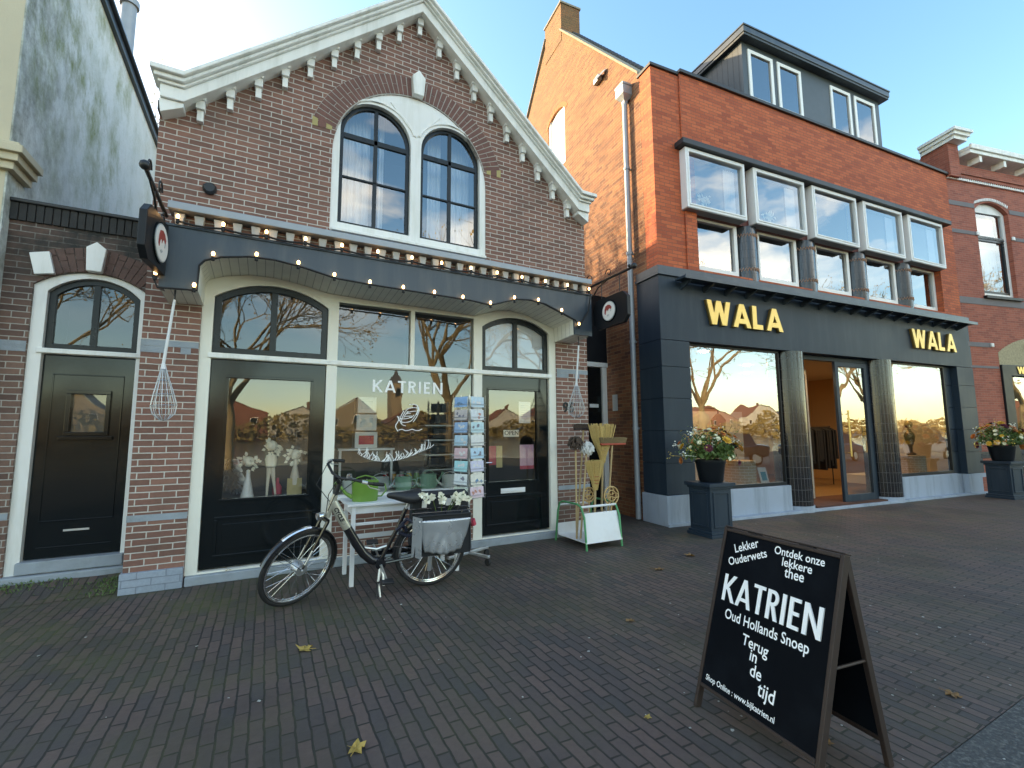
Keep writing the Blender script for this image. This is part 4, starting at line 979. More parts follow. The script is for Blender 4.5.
mb = MB(); mb.plate(rect(1.10, 5.24, 2.22, 6.78), [rect(1.16, 5.31, 2.16, 6.72)], .11, .16); mb.box(1.10, .10, 6.78, 2.22, .16, 6.86); rb(mb, 'window_sash', M['sash'], w, bevel=.004)
mb = MB(); mb.add([(p[0], .14, p[1]) for p in rect(1.1, 5.24, 2.22, 6.78)], [(0,1,2,3)]); mb.add([(p[0], .14, p[1]) for p in rect(1.1, 6.86, 2.22, 7.52)], [(0,1,2,3)]); rb(mb, 'pane', M['glass_up'], w)
mb = MB(); mb.box(1.1, .30, 6.6, 2.22, .31, 7.5)
for k in range(10): mb.add([(1.62+.06*k,.32+.03*(k%2),5.2),(1.62+.06*(k+1),.32+.03*((k+1)%2),5.2),(1.62+.06*(k+1),.32+.03*((k+1)%2),7.5),(1.62+.06*k,.32+.03*(k%2),7.5)], [(0,1,2,3)])
rb(mb, 'curtain', M['curtain'], w)
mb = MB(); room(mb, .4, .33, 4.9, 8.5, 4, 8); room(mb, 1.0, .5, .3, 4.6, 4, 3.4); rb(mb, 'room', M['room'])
mb = MB(); mb.box(.94, -.08, 5.04, 2.38, .1, 5.115); rb(mb, 'sill', M['dark_matt'], w, bevel=.006)
mb = MB(); mb.plate(seg_arch(1.24, 3.275, 4.4, 3.60, 4.05), (), -.004, .05); rb(mb, 'tile_panel', mat("mosaic_panel", (.40, .33, .20), .7, var=.6, scale=22))
mb = MB(); mb.plate(rs, [rect(1.58, .62, 4.2, 2.98)], -.05, .10); sf = rb(mb, 'shop_window', M['dark_matt'], bevel=.01)
mb = MB(); mb.add([(p[0], .05, p[1]) for p in rect(1.58, .62, 4.2, 2.98)], [(0,1,2,3)]); rb(mb, 'pane', M['glass_w'], sf)
mb = MB(); caps(mb, "WALA", 1.80, 3.04, 2.75, .19, .2, -.066, -.051, gap=.08); rb(mb, 'lettering', M['gold'], sf)
# ------------------------------------------------------------------ the alley between the two
ad = thing('alley_door', "black alley door in white frame under dark boarding between the two shops", 'door', (5.3, 7.36, 0))
mb = MB(); mb.box(4.56, 7.30, .06, 5.93, 7.34, 2.86); mb.build('door_leaf', M['dark'], ad, bevel=.004)
mb = MB(); mb.box(4.545, 7.26, 2.865, 6.08, 7.36, 2.96); mb.box(5.935, 7.26, 0, 6.05, 7.36, 2.863); mb.build('door_frame', M['white'], ad, bevel=.006)
mb = MB(); mb.box(4.545, 7.29, 2.965, 6.09, 7.36, 4.35); mb.build('boarding', M['dark_matt'], ad)
mb = MB(); mb.box(5.62, 7.285, 2.05, 5.84, 7.299, 2.12); mb.build('mail_slot', M['white_metal'], ad)
mb = MB(); mb.box(-.012, 1.30, 1.98, -.001, 1.46, 2.30)
o = solo(mb, 'wall_plaque', M['can_grey'], "small pale plaque on the alley side wall beside the black door", 'plaque', (0,0,0), bevel=.003); o.matrix_world = TW

# ------------------------------------------------------------------ projecting round emblem signs on iron brackets
def emblem_sign(label, x, face, yc, zc, hy, hz, R, arm_z, arm_y0, arm_y1):
    """black board in the y-z plane; face = +1 when its visible side looks towards +x"""
    t = thing('hanging_sign', label, 'sign', (x, yc, zc), group='round emblem signs of the sweet shop')
    c = .09
    b = MB(); pts = [(yc-hy+c, zc-hz), (yc+hy-c, zc-hz), (yc+hy, zc-hz+c), (yc+hy, zc+hz-c), (yc+hy-c, zc+hz), (yc-hy+c, zc+hz), (yc-hy, zc+hz-c), (yc-hy, zc-hz+c)]
    side_plate(b, pts, (), x-.03, x+.03); b.build('board', M['dark_matt'], t, bevel=.006)
    def disc(r, e, m_, name, parent):
        b = MB(); side_plate(b, [(yc+r*math.cos(2*PI*i/36), zc+r*math.sin(2*PI*i/36)) for i in range(36)], (), *( (x+.03, x+.03+e) if face > 0 else (x-.03-e, x-.03))); return b.build(name, m_, parent)
    disc(R+.03, .012, M['dark'], 'rim', t); disc(R+.012, .016, M['can_grey'], 'ring', t); em = disc(R, .019, M['paper'], 'emblem', t)
    def blob(pts, m_, name, e=.022):
        b = MB(); q = [(yc+p[0]*R*face*-1, zc+p[1]*R) for p in pts]
        if sum(q[i][0]*q[(i+1)%len(q)][1]-q[(i+1)%len(q)][0]*q[i][1] for i in range(len(q))) < 0: q = q[::-1]
        side_plate(b, q, (), *((x+.045, x+.03+e) if face > 0 else (x-.03-e, x-.045))); b.build(name, m_, em)
    hair = mat("emblem_red", (.36, .06, .05), .6) if 'emblem_red' not in bpy.data.materials else bpy.data.materials['emblem_red']
    blob([(-.55,.35),(-.3,.62),(.05,.72),(.45,.6),(.62,.25),(.66,-.2),(.5,-.35),(.38,.05),(.2,.2),(.1,-.05),(-.05,.2),(-.25,.25),(-.45,.05)], hair, 'hair')
    blob([(-.52,.1),(-.42,.15),(-.3,-.1),(-.42,-.15)], M['can_grey'], 'ribbon')
    blob([(-.15,-.45),(.1,-.38),(.3,-.5),(.12,-.62)], M['can_grey'], 'collar')
    return t
sL = emblem_sign("black signboard with round white emblem hanging at the left end of the fascia", -.985, 1, 5.20, 3.34, .36, .25, .165, 3.9, 5, 6)
sL.rotation_euler.z = math.radians(-6)
sR = emblem_sign("black signboard with round white emblem over the alley right of the fascia", 4.36, -1, 5.10, 3.31, .38, .225, .13, 3.8, 4.6, 5.6)
for (lab, x, y0, y1, z, zb, sg) in (("black scrolled iron bracket arm carrying the left emblem sign", -.985, 5.55, 4.60, 3.75, 3.68, 1), ("black scrolled iron bracket arm over the alley carrying the right emblem sign", 4.36, HY, 4.60, 3.80, 3.55, 1)):
    t = thing('sign_bracket', lab, 'bracket', (x, HY, z), group='iron sign brackets')
    b = MB(); b.tube([(x, y0, z), (x, y1, z+.02)], .018, 8); b.ball((x, y1, z+.03), .042, 10, 6); b.ball((x, y1+.09, z+.06), .024, 8, 5); b.build('arm', M['black_iron'], t, smooth=True)
    b = MB(); b.tube([(x, y0, z-.45), (x, y0-.25, z-.30), (x, y0-.55, z-.06), (x, y0-.75, z)], .011, 6)
    for (yy, zz, r) in ((y0-.16, z-.13, .10), (y0-.80, z+.10, .07), (y0-.35, z+.12, .09)):
        b.tube([(x, yy+r*(1-.06*i)*math.cos(i*.5), zz+r*(1-.06*i)*math.sin(i*.5)) for i in range(15)], .008, 5)
    b.build('scroll', M['black_iron'], t, smooth=True)
    b = MB()
    for yy in ((5.0, 5.42) if x < 0 else (4.9, 5.3)): b.tube([(x, yy, z), (x, yy, zb)], .006, 5)
    b.build('hanger', M['black_iron'], t, split=True)

# ------------------------------------------------------------------ strings of lit bulbs on the fascia
def light_string(label, path, bulbs):
    t = thing('light_string', label, 'fairy lights', path[0], group='strings of light bulbs on the fascia')
    b = MB(); b.tube(path, .011, 6); b.build('cable', M['rubber'], t, smooth=True)
    for i, (x, y, z) in enumerate(bulbs):
        b = MB(); b.tube([(x, y, z-.035), (x, y, z+.012)], .016, 8); s_ = b.build('socket', M['rubber'], t)
        b = MB(); b.lathe([(.002,.060),(.011,.055),(.016,.042),(.014,.026),(.009,.012)], (x, y, z), 10); b.build('bulb', M['bulb'], s_, smooth=True)
ux = [-.86,-.48,-.09,.29,.67,1.07,1.48,1.86,2.26,2.64,3.02,3.40,3.78,4.17]
pu = []
for i in range(len(ux)-1):
    for k in range(5): f_ = k/5; pu.append((ux[i]+(ux[i+1]-ux[i])*f_, 5.355, 3.645-.02*math.sin(PI*f_)))
pu.append((4.17, 5.355, 3.645))
light_string("string of lit bulbs along the top of the dark fascia", pu, [(x, 5.355, 3.655) for x in ux])
lb = [(-1.0,3.06),(-.69,2.985),(-.55,3.33),(-.17,3.395),(.23,3.375),(.60,3.30),(.99,3.275),(1.38,3.27),(1.77,3.265),(2.15,3.255),(2.54,3.23),(2.90,3.35),(3.28,3.37),(3.67,3.27),(3.97,3.10)]
pl = [(-1.02, 5.36, 3.3), (-1.02, 5.36, 3.06)]+[(p[0], 5.365, p[1]-.012) for p in prof[:20]]+[(3.985, 5.365, 3.1), (4.15, 5.36, 3.35), (4.2, 5.36, 3.62)]
light_string("string of lit bulbs following the wavy lower edge of the dark fascia", pl, [(x, 5.355, z) for x, z in lb])

# ------------------------------------------------------------------ giant wire whisks hung as decoration
def whisk(label, top, neck, end, R):
    t = thing('giant_whisk', label, 'whisk', top, group='oversized whisks under the fascia')
    T_, N_, E_ = Vector(top), Vector(neck), Vector(end)
    b = MB(); b.tube([T_, N_], [.012, .014], 8); b.tube([N_, N_+(E_-N_)*.10], [.016, .026], 10); b.build('handle', M['white_metal'], t, smooth=True)
    ax = (E_-N_); L_ = ax.length; ax.normalize(); a = ax.cross(Vector((0,1,0))).normalized(); c = ax.cross(a)
    b = MB()
    for k in range(6):
        w = PI*k/6; dd = a*math.cos(w)+c*math.sin(w)
        b.tube([N_+ax*L_*h + dd*R*r for h, r in ((.05,.15),(.3,.45),(.55,.78),(.75,1),(.9,.86),(1,.35),(1.02,0),(1,-.35),(.9,-.86),(.75,-1),(.55,-.78),(.3,-.45),(.05,-.15))], .0032, 5)
    for h, r in ((.3,.46),(.55,.79),(.75,1.01)):
        b.tube([N_+ax*L_*h + (a*math.cos(q)+c*math.sin(q))*R*r for q in [2*PI*i/20 for i in range(20)]], .003, 4, closed=True)
    b.build('wire_balloon', M['steel'], t, smooth=True)
    b = MB(); b.tube([T_, T_+Vector((0,0,.14))], .008, 5); b.build('hook', M['black_iron'], t)
whisk("oversized white wire whisk hanging before the left brick pier", (-.855,5.47,2.88), (-.905,5.47,2.24), (-.87,5.47,1.70), .105)
whisk("oversized white wire whisk hanging before the right brick pier by the brooms", (4.04,5.47,2.84), (3.985,5.47,2.28), (3.97,5.47,1.78), .125)

# ------------------------------------------------------------------ A-frame board
A1, A2 = Vector((2.236,1.986,0)), Vector((2.151,1.318,0)); A2 = A1+(A2-A1)*1.065; Wd = (A2-A1).length; ex = (A2-A1)/Wd
nb = Vector((-ex.y, ex.x, 0)); Tt = nb*.300+Vector((0,0,.965)); LT = Tt.length; ez = Tt/LT; ey = ex.cross(ez)*-1
TA = Matrix((ex, -ey if False else ey, ez)).transposed().to_4x4(); TA.translation = A1
if TA.determinant() < 0: print('flip')
af = thing('sandwich_board', "black A-frame chalkboard lettered KATRIEN standing on the brick pavement", 'sandwich board', tuple((A1+A2)/2))
FB = lambda mb, name, m_, parent=af, **k: mb.build(name, m_, parent, T=TA, **k)
fr = .115*LT
def inT(o, mb):      # keep box uv from local coords
    return o
mb = MB(); mb.box(.0, -.012, fr, Wd, .012, LT); front_panel = FB(mb, 'front_panel', M['chalkboard'])
mb = MB(); w_ = .019
mb.box(-.001, -.020, 0, w_, .020, LT+.004); mb.box(Wd-w_, -.020, 0, Wd+.001, .020, LT+.004)
mb.box(w_+.001, -.019, fr, Wd-w_-.001, .019, fr+w_); mb.box(w_+.001, -.019, LT-w_, Wd-w_-.001, .019, LT)
mb.box(.0, -.016, LT+.005, Wd, .03, LT+.012)
FB(mb, 'front_frame', M['frame_wood'], bevel=.003)
SP = .49; Tb = Tt - nb*SP; ezb = Tb/LT; eyb = ex.cross(ezb)*-1
TBk = Matrix((ex, eyb, ezb)).transposed().to_4x4(); TBk.translation = A1+nb*SP
mb = MB(); mb.box(.02, -.010, fr, Wd-.02, .010, LT-.03); mb.build('rear_panel', M['chalkboard'], af, T=TBk)
mb = MB(); mb.box(.0, -.018, 0, .024, .018, LT-.02); mb.box(Wd-.024, -.018, 0, Wd, .018, LT-.02); mb.box(.025, -.017, fr, Wd-.025, .017, fr+.024); mb.build('rear_frame', M['frame_wood'], af, T=TBk, bevel=.003)
mb = MB()
for s_ in (.012, Wd-.012):
    p = A1+ex*s_; mb.tube([p+Tt*.5, p+nb*SP+Tb*.5], .007, 6)
mb.build('spreader_bar', M['frame_wood'], af, split=True)
mb = MB()
for s_ in (.2, Wd-.2): p = A1+ex*s_+Tt; mb.tube([p-ex*.04+nb*.005, p+ex*.04+nb*.005], .012, 8)
mb.build('hinge', M['black_iron'], af, split=True)
bw_, bh_ = Wd, LT-fr
def chalk(mb, t, u, v, wid, tilt=0, hs=1.0, **k):
    vv, f = text_geo(t, 1, extrude=.0, **k); xs = [p[0] for p in vv]; x0 = min(xs); s = wid*bw_/(max(xs)-x0)
    T = Matrix.Translation((u*bw_, -.0135, fr+v*bh_)) @ Matrix.Rotation(math.radians(-tilt), 4, 'Y') @ FRONT @ Matrix.Diagonal((s, s*hs, 1, 1)) @ Matrix.Translation((-x0, 0, 0))
    mb.add(vv, f, T)
mb = MB(); b8 = dict(bold=.012)
chalk(mb, "Lekker", .145, .855, .23, 24, 1.15, **b8); chalk(mb, "Ouderwets", .105, .765, .365, 24, 1.12, **b8)
chalk(mb, "Ontdek onze", .49, .917, .385, 0, 1.12, **b8); chalk(mb, "lekkere", .565, .86, .23, 0, 1.1, **b8); chalk(mb, "thee", .595, .803, .15, 0, 1.2, **b8)
chalk(mb, "Oud Hollands Snoep", .145, .448, .70, 1, 1.25, **b8)
chalk(mb, "Terug", .335, .352, .225, -2, 1.15, **b8); chalk(mb, "in", .42, .288, .06, -2, 1.15, **b8); chalk(mb, "de", .44, .212, .095, -2, 1.15, **b8); chalk(mb, "tijd", .52, .138, .135, -2, 1.2, **b8)
chalk(mb, "Shop Online : www.bijkatrien.nl", .066, .052, .61, 0, 1.2, **b8)
FB(mb, 'lettering', M['chalk'], front_panel)
mb = MB(); caps(mb, "KATRIEN", .085*bw_, fr+.545*bh_, .92*bw_,   .165*bh_, .165, -.0138, -.0122, gap=.07); FB(mb, 'name_lettering', M['chalk'], front_panel)

# ------------------------------------------------------------------ bicycle
BO = Vector((1.55, 4.765, 0)); hd = Vector((-.996, .088, 0)).normalized(); lf = Vector((-hd.y, hd.x, 0)); LEAN = math.radians(11)
up = (Vector((0,0,1))*math.cos(LEAN) + lf*math.sin(LEAN)); sd_ = up.cross(hd)
TBI = Matrix((hd, sd_, up)).transposed().to_4x4(); TBI.translation = BO
bike = thing('bicycle', "black and champagne step-through city bicycle leaning on its kickstand before the shop", 'bicycle', T=TBI)
def bk(mb, name, m_, parent=None, **k): return mb.build(name, m_, parent or bike, world=False, **k)
STA = Matrix.Translation((1.0, 0, .81)) @ Matrix.Rotation(math.radians(34), 4, Vector((-.31, 0, .95))) @ Matrix.Translation((-1.0, 0, -.81))
RW = .365; WBASE = 1.24; I4 = Matrix.Identity(4)
def circ(c, r, n=40, a0=0, a1=360): return [(c[0]+r*math.cos(math.radians(a0+(a1-a0)*i/n)), c[1], c[2]+r*math.sin(math.radians(a0+(a1-a0)*i/n))) for i in range(n+1)]
def wheel(c, T, hubr):
    b = MB(); b.tube(circ(c, RW-.021, 48)[:-1], .021, 10, T=T, closed=True); w = bk(b, 'wheel', M['rubber'], smooth=True)
    b = MB()
    for e in (-.013, .013): b.tube([(p[0], p[1]+e, p[2]) for p in circ(c, RW-.048, 48)[:-1]], .0095, 8, T=T, closed=True)
    b.tube(circ(c, RW-.058, 48)[:-1], .010, 8, T=T, closed=True)
    bk(b, 'rim', M['chrome'], w, smooth=True)
    b = MB(); 
    b.tube([(c[0], c[1]-.05, c[2]), (c[0], c[1]+.05, c[2])], hubr, 16, T=T); b.tube([(c[0], c[1]-.075, c[2]), (c[0], c[1]+.075, c[2])], .012, 8, T=T); bk(b, 'hub', M['alu'], w, smooth=True)
    b = MB()
    for k in range(28):
        a = 2*PI*k/28; a2 = a+(.5 if k % 4 < 2 else -.5); e = .03 if k % 2 else -.03
        b.tube([(c[0]+hubr*.9*math.cos(a2), c[1]+e, c[2]+hubr*.9*math.sin(a2)), (c[0]+(RW-.06)*math.cos(a), c[1], c[2]+(RW-.06)*math.sin(a))], .0016, 4, T=T)
    bk(b, 'spokes', M['chrome'], w)
    return w
rh, fh = (0, 0, RW), (WBASE, 0, RW)
wheel(rh, I4, .045); wheel(fh, STA, .055)
def fender(c, a0, a1, T, m_):
    b = MB(); R = RW+.022; pts = circ(c, R, 20, a0, a1); vs, fs = [], []
    for p in pts:
        dx, dz = (p[0]-c[0])/R, (p[2]-c[2])/R
        for y, e in ((-.03, -.022), (-.022, -.004), (0, .004), (.022, -.004), (.03, -.022)): vs.append((p[0]+dx*e, y, p[2]+dz*e))
    for i in range(len(pts)-1):
        for j in range(4): fs.append((i*5+j, (i+1)*5+j, (i+1)*5+j+1, i*5+j+1))
    b.add(vs, fs, T); 
    for e in (-.035, .035): b.tube([(c[0], c[1]+e*1.6, c[2]), circ(c, R, 1, a0+(a1-a0)*.12, 0)[0][:1]+(e*.8,)+circ(c, R, 1, a0+(a1-a0)*.12, 0)[0][2:]], .003, 4, T=T)
    return bk(b, 'mudguard', m_, smooth=True)
fender(rh, -5, 160, I4, M['bike_black']); fender(fh, 25, 205, STA, M['bike_black'])
b = MB(); pts = circ(fh, RW+.026, 8, 62, 102); b.tube([(p[0], 0, p[2]) for p in pts], .011, 6, T=STA @ Matrix.Diagonal((1,1.9,1,1))); bk(b, 'mudguard_trim', M['chrome'], smooth=True)
hb, ht = (1.0,0,.80), (.935,0,1.01)
bb = (.50, 0, .31)
b = MB(); b.tube([hb, ht], .026, 12); b.tube([(.955,0,.945), (.90,0,.83), (.82,0,.68)], [.040,.044,.042], 14); bk(b, 'frame_front', M['bike_champ'], smooth=True)
b = MB(); b.tube([(.82,0,.68), (.74,0,.535), (.66,0,.41), (.58,0,.335), (.50,0,.31), (.44, 0, .315)], [.042,.044,.044,.044,.042,.03], 14)
b.tube([bb, (.36,0,.60), (.27,0,.83)], .021, 10)
for y in (-.045, .045):
    b.tube([(.47,y,.31), (0,y*1.3,RW)], .013, 8); b.tube([(.33,y*.5,.68), (0,y*1.35,RW)], .011, 8)
bk(b, 'frame', M['bike_black'], smooth=True)
b = MB(); b.tube([(.77,.0,.575), (.66,.0,.47), (.54,0,.44), (.42,0,.47)], .012, 8); bk(b, 'frame_brace', M['alu'], smooth=True)
b = MB()
v_, f_ = text_geo("CYCLE", .05, extrude=.001, bold=.002); dvec = Vector((.82-.90,0,.68-.83)).normalized()
Tm = Matrix((dvec, Vector((0,0,1)).cross(dvec).normalized() if False else Vector((-dvec.z,0,dvec.x)), Vector((0,1,0)))).transposed().to_4x4(); Tm.translation = (.935+.012, .043, .885)
if Tm.determinant() < 0: Tm = Tm @ Matrix.Diagonal((1,-1,1,1))
b.add(v_, f_, Tm); bk(b, 'frame_lettering', M['plastic_black'])
b = MB()
for y in (-.05, .05): b.tube([(1.02,y,.78), (1.08,y,.66), (1.19,y,.45), (1.24,y,RW)], [.016,.016,.012,.010], 8, T=STA)
b.tube([(1.02,-.05,.78), (1.02,.05,.78)], .02, 8, T=STA); bk(b, 'fork', M['bike_black'], smooth=True)
b = MB(); b.tube([(1.215,.055,.41), (1.15,.055,.53)], .011, 8, T=STA); b.tube([(1.215,-.055,.41), (1.15,-.055,.53)], .011, 8, T=STA); bk(b, 'fork_tip', M['alu'], smooth=True)
b = MB(); b.tube([(.935,0,1.01), (.905,0,1.11)], .022, 10, T=STA); b.tube([(.905,0,1.11), (.955,0,1.20)], .018, 10, T=STA); bk(b, 'stem', M['plastic_black'], smooth=True)
b = MB(); b.tube([(.67,-.31,1.17),(.80,-.30,1.21),(.91,-.20,1.235),(.95,-.06,1.205),(.95,.06,1.205),(.91,.20,1.235),(.80,.30,1.21),(.67,.31,1.17)], .0125, 10, T=STA); hbar = bk(b, 'handlebar', M['plastic_black'], smooth=True)
for y in (-1, 1):
    b = MB(); b.tube([(.65,y*.312,1.163), (.77,y*.303,1.20)], [.018,.0165], 10, T=STA); bk(b, 'grip', M['rubber'], hbar, smooth=True)
    b = MB(); b.tube([(.83,y*.285,1.215), (.80,y*.30,1.17), (.70,y*.33,1.13)], [.008,.006,.005], 6, T=STA); b.tube([(.86,y*.26,1.225), (.82,y*.285,1.215)], .017, 8, T=STA); bk(b, 'brake_lever', M['alu'], hbar, smooth=True)
b = MB(); b.lathe([(.0001,.022),(.022,.018),(.026,0),(.026,-.012)], (0,0,0), 14, STA @ Matrix.Translation((.92,.15,1.25))); bk(b, 'bell', M['chrome'], hbar, smooth=True)
b = MB(); b.tube([(.93,.02,1.18), (1.03,.03,1.05), (1.03,.02,.86)], .004, 5, T=STA); b.tube([(.90,.22,1.23), (1.06,.16,1.10), (1.02,.03,.88)], .004, 5, T=STA); b.tube([(.90,-.22,1.23), (1.05,-.14,1.08), (.96,-.02,.92)], .004, 5, T=STA); bk(b, 'cables', M['rubber'], smooth=True)
b = MB(); b.lathe([(.002,-.05),(.022,-.045),(.034,-.01),(.037,.018),(.0365,.022),(.001,.026)], (0,0,0), 16, STA @ Matrix.Translation((1.075,0,.83)) @ Matrix.Rotation(PI/2, 4, 'Y')); bk(b, 'headlight', M['chrome'], smooth=True)
b = MB(); b.tube([(.27,0,.83), (.245,0,.93)], .0135, 10); bk(b, 'seat_post', M['alu'], smooth=True)
b = MB()
secs = [(.47,.02,.995,.05),(.41,.03,1.003,.07),(.33,.058,1.0,.10),(.25,.095,1.005,.13),(.18,.115,1.02,.145),(.12,.105,1.03,.12)]; k_ = 12; vs, fs = [], []
for s_, w_, z_, h_ in secs:
    for i in range(k_):
        a = 2*PI*i/k_; vs.append((s_, w_*math.cos(a), z_ - h_*.5 + h_*.5*math.sin(a)*(1 if math.sin(a) > 0 else 1.0)))
for i in range(len(secs)-1):
    for j in range(k_): fs.append((i*k_+j, i*k_+(j+1)%k_, (i+1)*k_+(j+1)%k_, (i+1)*k_+j))
fs += [tuple(range(k_))[::-1], tuple((len(secs)-1)*k_+j for j in range(k_))]
b.add(vs, fs); o = bk(b, 'saddle', M['plastic_black'], smooth=True); o.modifiers.new('sub', 'SUBSURF').levels = 1; o.modifiers['sub'].render_levels = 2
b = MB()
for y in (-.04, .04): b.tube([(.19,y,.90+.02*0), (.19,y,.935)], .012, 8)
bk(b, 'saddle_spring', M['alu'], split=True)
b = MB(); rk = .79
for y in (-.06, .06): b.tube([(.22,y,rk), (-.38,y,rk), (-.40,y*.6,rk-.02)], .007, 6); b.tube([(-.12,y,rk), (-.02,y*1.2,RW+.02)], .006, 6); b.tube([(-.3,y,rk), (-.02,y*1.2,RW+.02)], .006, 6)
for s_ in (.2,.05,-.1,-.25): b.tube([(s_,-.06,rk), (s_,.06,rk)], .005, 5)
bk(b, 'luggage_rack', M['bike_black'])
b = MB(); b.tube([(-.45,0,.60), (-.43,0,.66)], .03, 8); bk(b, 'tail_light', M['red_paper'])
b = MB(); b.lathe([(.085,-.004),(.085,.004)], (0,0,0), 24, Matrix.Translation((.50,-.06,.31)) @ Matrix.Rotation(PI/2,4,'X')); b.lathe([(.0001,-.02),(.05,-.015),(.05,.015),(.0001,.02)], (0,0,0), 16, Matrix.Translation((.50,.055,.31)) @ Matrix.Rotation(PI/2,4,'X'))
ck = bk(b, 'crank_set', M['bike_black'], smooth=True)
b = MB(); b.tube([(.50,.075,.31), (.44,.085,.165)], [.013,.010], 8); b.tube([(.50,-.075,.31), (.56,-.085,.455)], [.013,.010], 8); bk(b, 'crank_arm', M['alu'], ck, smooth=True, split=True)
b = MB(); b.box(.38,.09,.15,.49,.175,.175); b.box(.51,-.175,.445,.62,-.09,.47); bk(b, 'pedal', M['plastic_black'], ck, bevel=.005, split=True)
b = MB(); b.box(-.06,-.10,.335,.58,-.075,.40); bk(b, 'chain_guard', M['bike_black'], bevel=.01)
b = MB(); b.tube([(.50,.05,.29), (.52,.10,.16), (.50,.16,.02)], [.016,.013,.010], 8); b.tube([(.49,.05,.29), (.475,.09,.2), (.47,.12,.12)], .013, 8); bk(b, 'kickstand', M['alu'], smooth=True)
b = MB(); b.tube([(.52,.10,.16), (.53,.155,-.005)], .016, 8); b.box(.49,.13,-.012,.57,.19,.006); bk(b, 'kickstand_foot', M['plastic_black'], bevel=.004)
b = MB(); b.tube([(.02,.075,.40), (.02,.075,.20)], .022, 10); bk(b, 'side_reflector', M['alu'], smooth=True)
b = MB(); lk = [(.33,.03,.66),(.27,.06,.74),(.20,.06,.70),(.17,.05,.60),(.24,.05,.56),(.33,.04,.60)]; b.tube(lk, .019, 8, closed=True); b.tube([(.36,.04,.63),(.30,.07,.69),(.27,.06,.62)], .016, 8); bk(b, 'chain_lock', mat("blue_black_lock", (.012,.014,.03), .4), smooth=True)
# panniers over the rack
bag = thing('pannier', "silver and black double pannier bag hung over the bicycle's rear rack", 'pannier bag', T=TBI)
def slab(b, poly, y0, y1): b.plate(poly, (), y0, y1)
b = MB(); o = len(b.v)
gx, gz = 28, 16; vs = []; fs = []
for j in range(gz+1):
    for i in range(gx+1):
        u, v = i/gx, j/gz; s_ = .16 - .53*u + .05*(1-v)*(u-.35); z_ = .41+.32*v
        fold = abs(((u-.5)+.28*(1-v)*(1 if u < .5 else -1))*5 % 1 - .5)
        bul = .025*math.sin(PI*u)**.6*(1-v)**.5 + .05*(.5-abs(u-.55))*(1-v) + .05*fold*(1-v)**.6*math.sin(PI*min(1, v+.35))
        vs.append((s_ - .10*(1-v)**2*(.5-u), .10+bul+.02*v, z_ - .05*(.5-abs(u-.5))*(1-v)))
for j in range(gz):
    for i in range(gx): a = j*(gx+1)+i; fs.append((a, a+1, a+gx+2, a+gx+1))
b.add(vs, fs); o_ = bk(b, 'front_flap', M['silver_bag'], bag, smooth=True); so_ = o_.modifiers.new('thick', 'SOLIDIFY'); so_.thickness = .006
b = MB(); slab(b, [(.19,.35),(-.40,.35),(-.38,.76),(.17,.76)][::-1], .075, .098); bk(b, 'bag_side', M['bag_black'], bag, bevel=.01)
b = MB(); b.add([(.21,.075,.36),(.12,.135,.345),(.13,.13,.76),(.215,.075,.77)], [(0,1,2,3)]); b.add([(-.40,.075,.36),(-.40,.12,.40),(-.37,.12,.72),(-.39,.075,.75)], [(0,1,2,3)]); bk(b, 'gusset', M['silver_bag'], bag)
b = MB(); b.box(-.40,-.24,.36,.19,-.08,.92); b.box(-.38,-.079,.70,.17,.074,.765); b.tube([(.17,.10,.77),(-.38,.10,.77)], .012, 6); bk(b, 'rear_bag', M['bag_black'], bag, bevel=.015)
b = MB(); b.box(.05,-.07,.80,.10,-.06,.87); b.box(-.22,-.07,.81,-.15,-.06,.88); bk(b, 'label_tag', M['paper'], bag, split=True)
fl = thing('orchid', "white orchid sprays sticking out of the bicycle pannier", 'flowers', T=TBI @ Matrix.Translation((-.15,0,.77)))
FT = Matrix.Translation((.15,0,-.77))
b = MB(); random.seed(5); heads = []
for s_, e_ in ((.02,.10),(-.08,-.05),(-.2,-.20),(-.24,-.28)):
    p = [(s_*.5-.05,-.0,.76), (s_*.8-.02,.03,.86), (s_,.05,.94), (e_,.09,.97), (e_*1.15-.02,.12,.93)]
    b.tube(p, .0045, 5, T=FT)
    for q in p[2:]: heads += [q, (q[0]+random.uniform(-.05,.05), q[1]+random.uniform(-.03,.03), q[2]+random.uniform(-.04,.03))]
b.build('stem', M['leaf'], fl, world=False)
b = MB()
for h in heads:
    for k in range(5):
        a = 2*PI*k/5+random.random(); d = Vector((math.cos(a), .5*random.uniform(-1,1.2), math.sin(a))).normalized(); e = d.cross(Vector((0,1,0))).normalized()*.017; c = FT @ Vector(h)
        b.add([c, c+d*.02+e, c+d*.042, c+d*.02-e], [(0,1,2,3)])
b.build('blossom', M['petal_white'], fl, world=False)

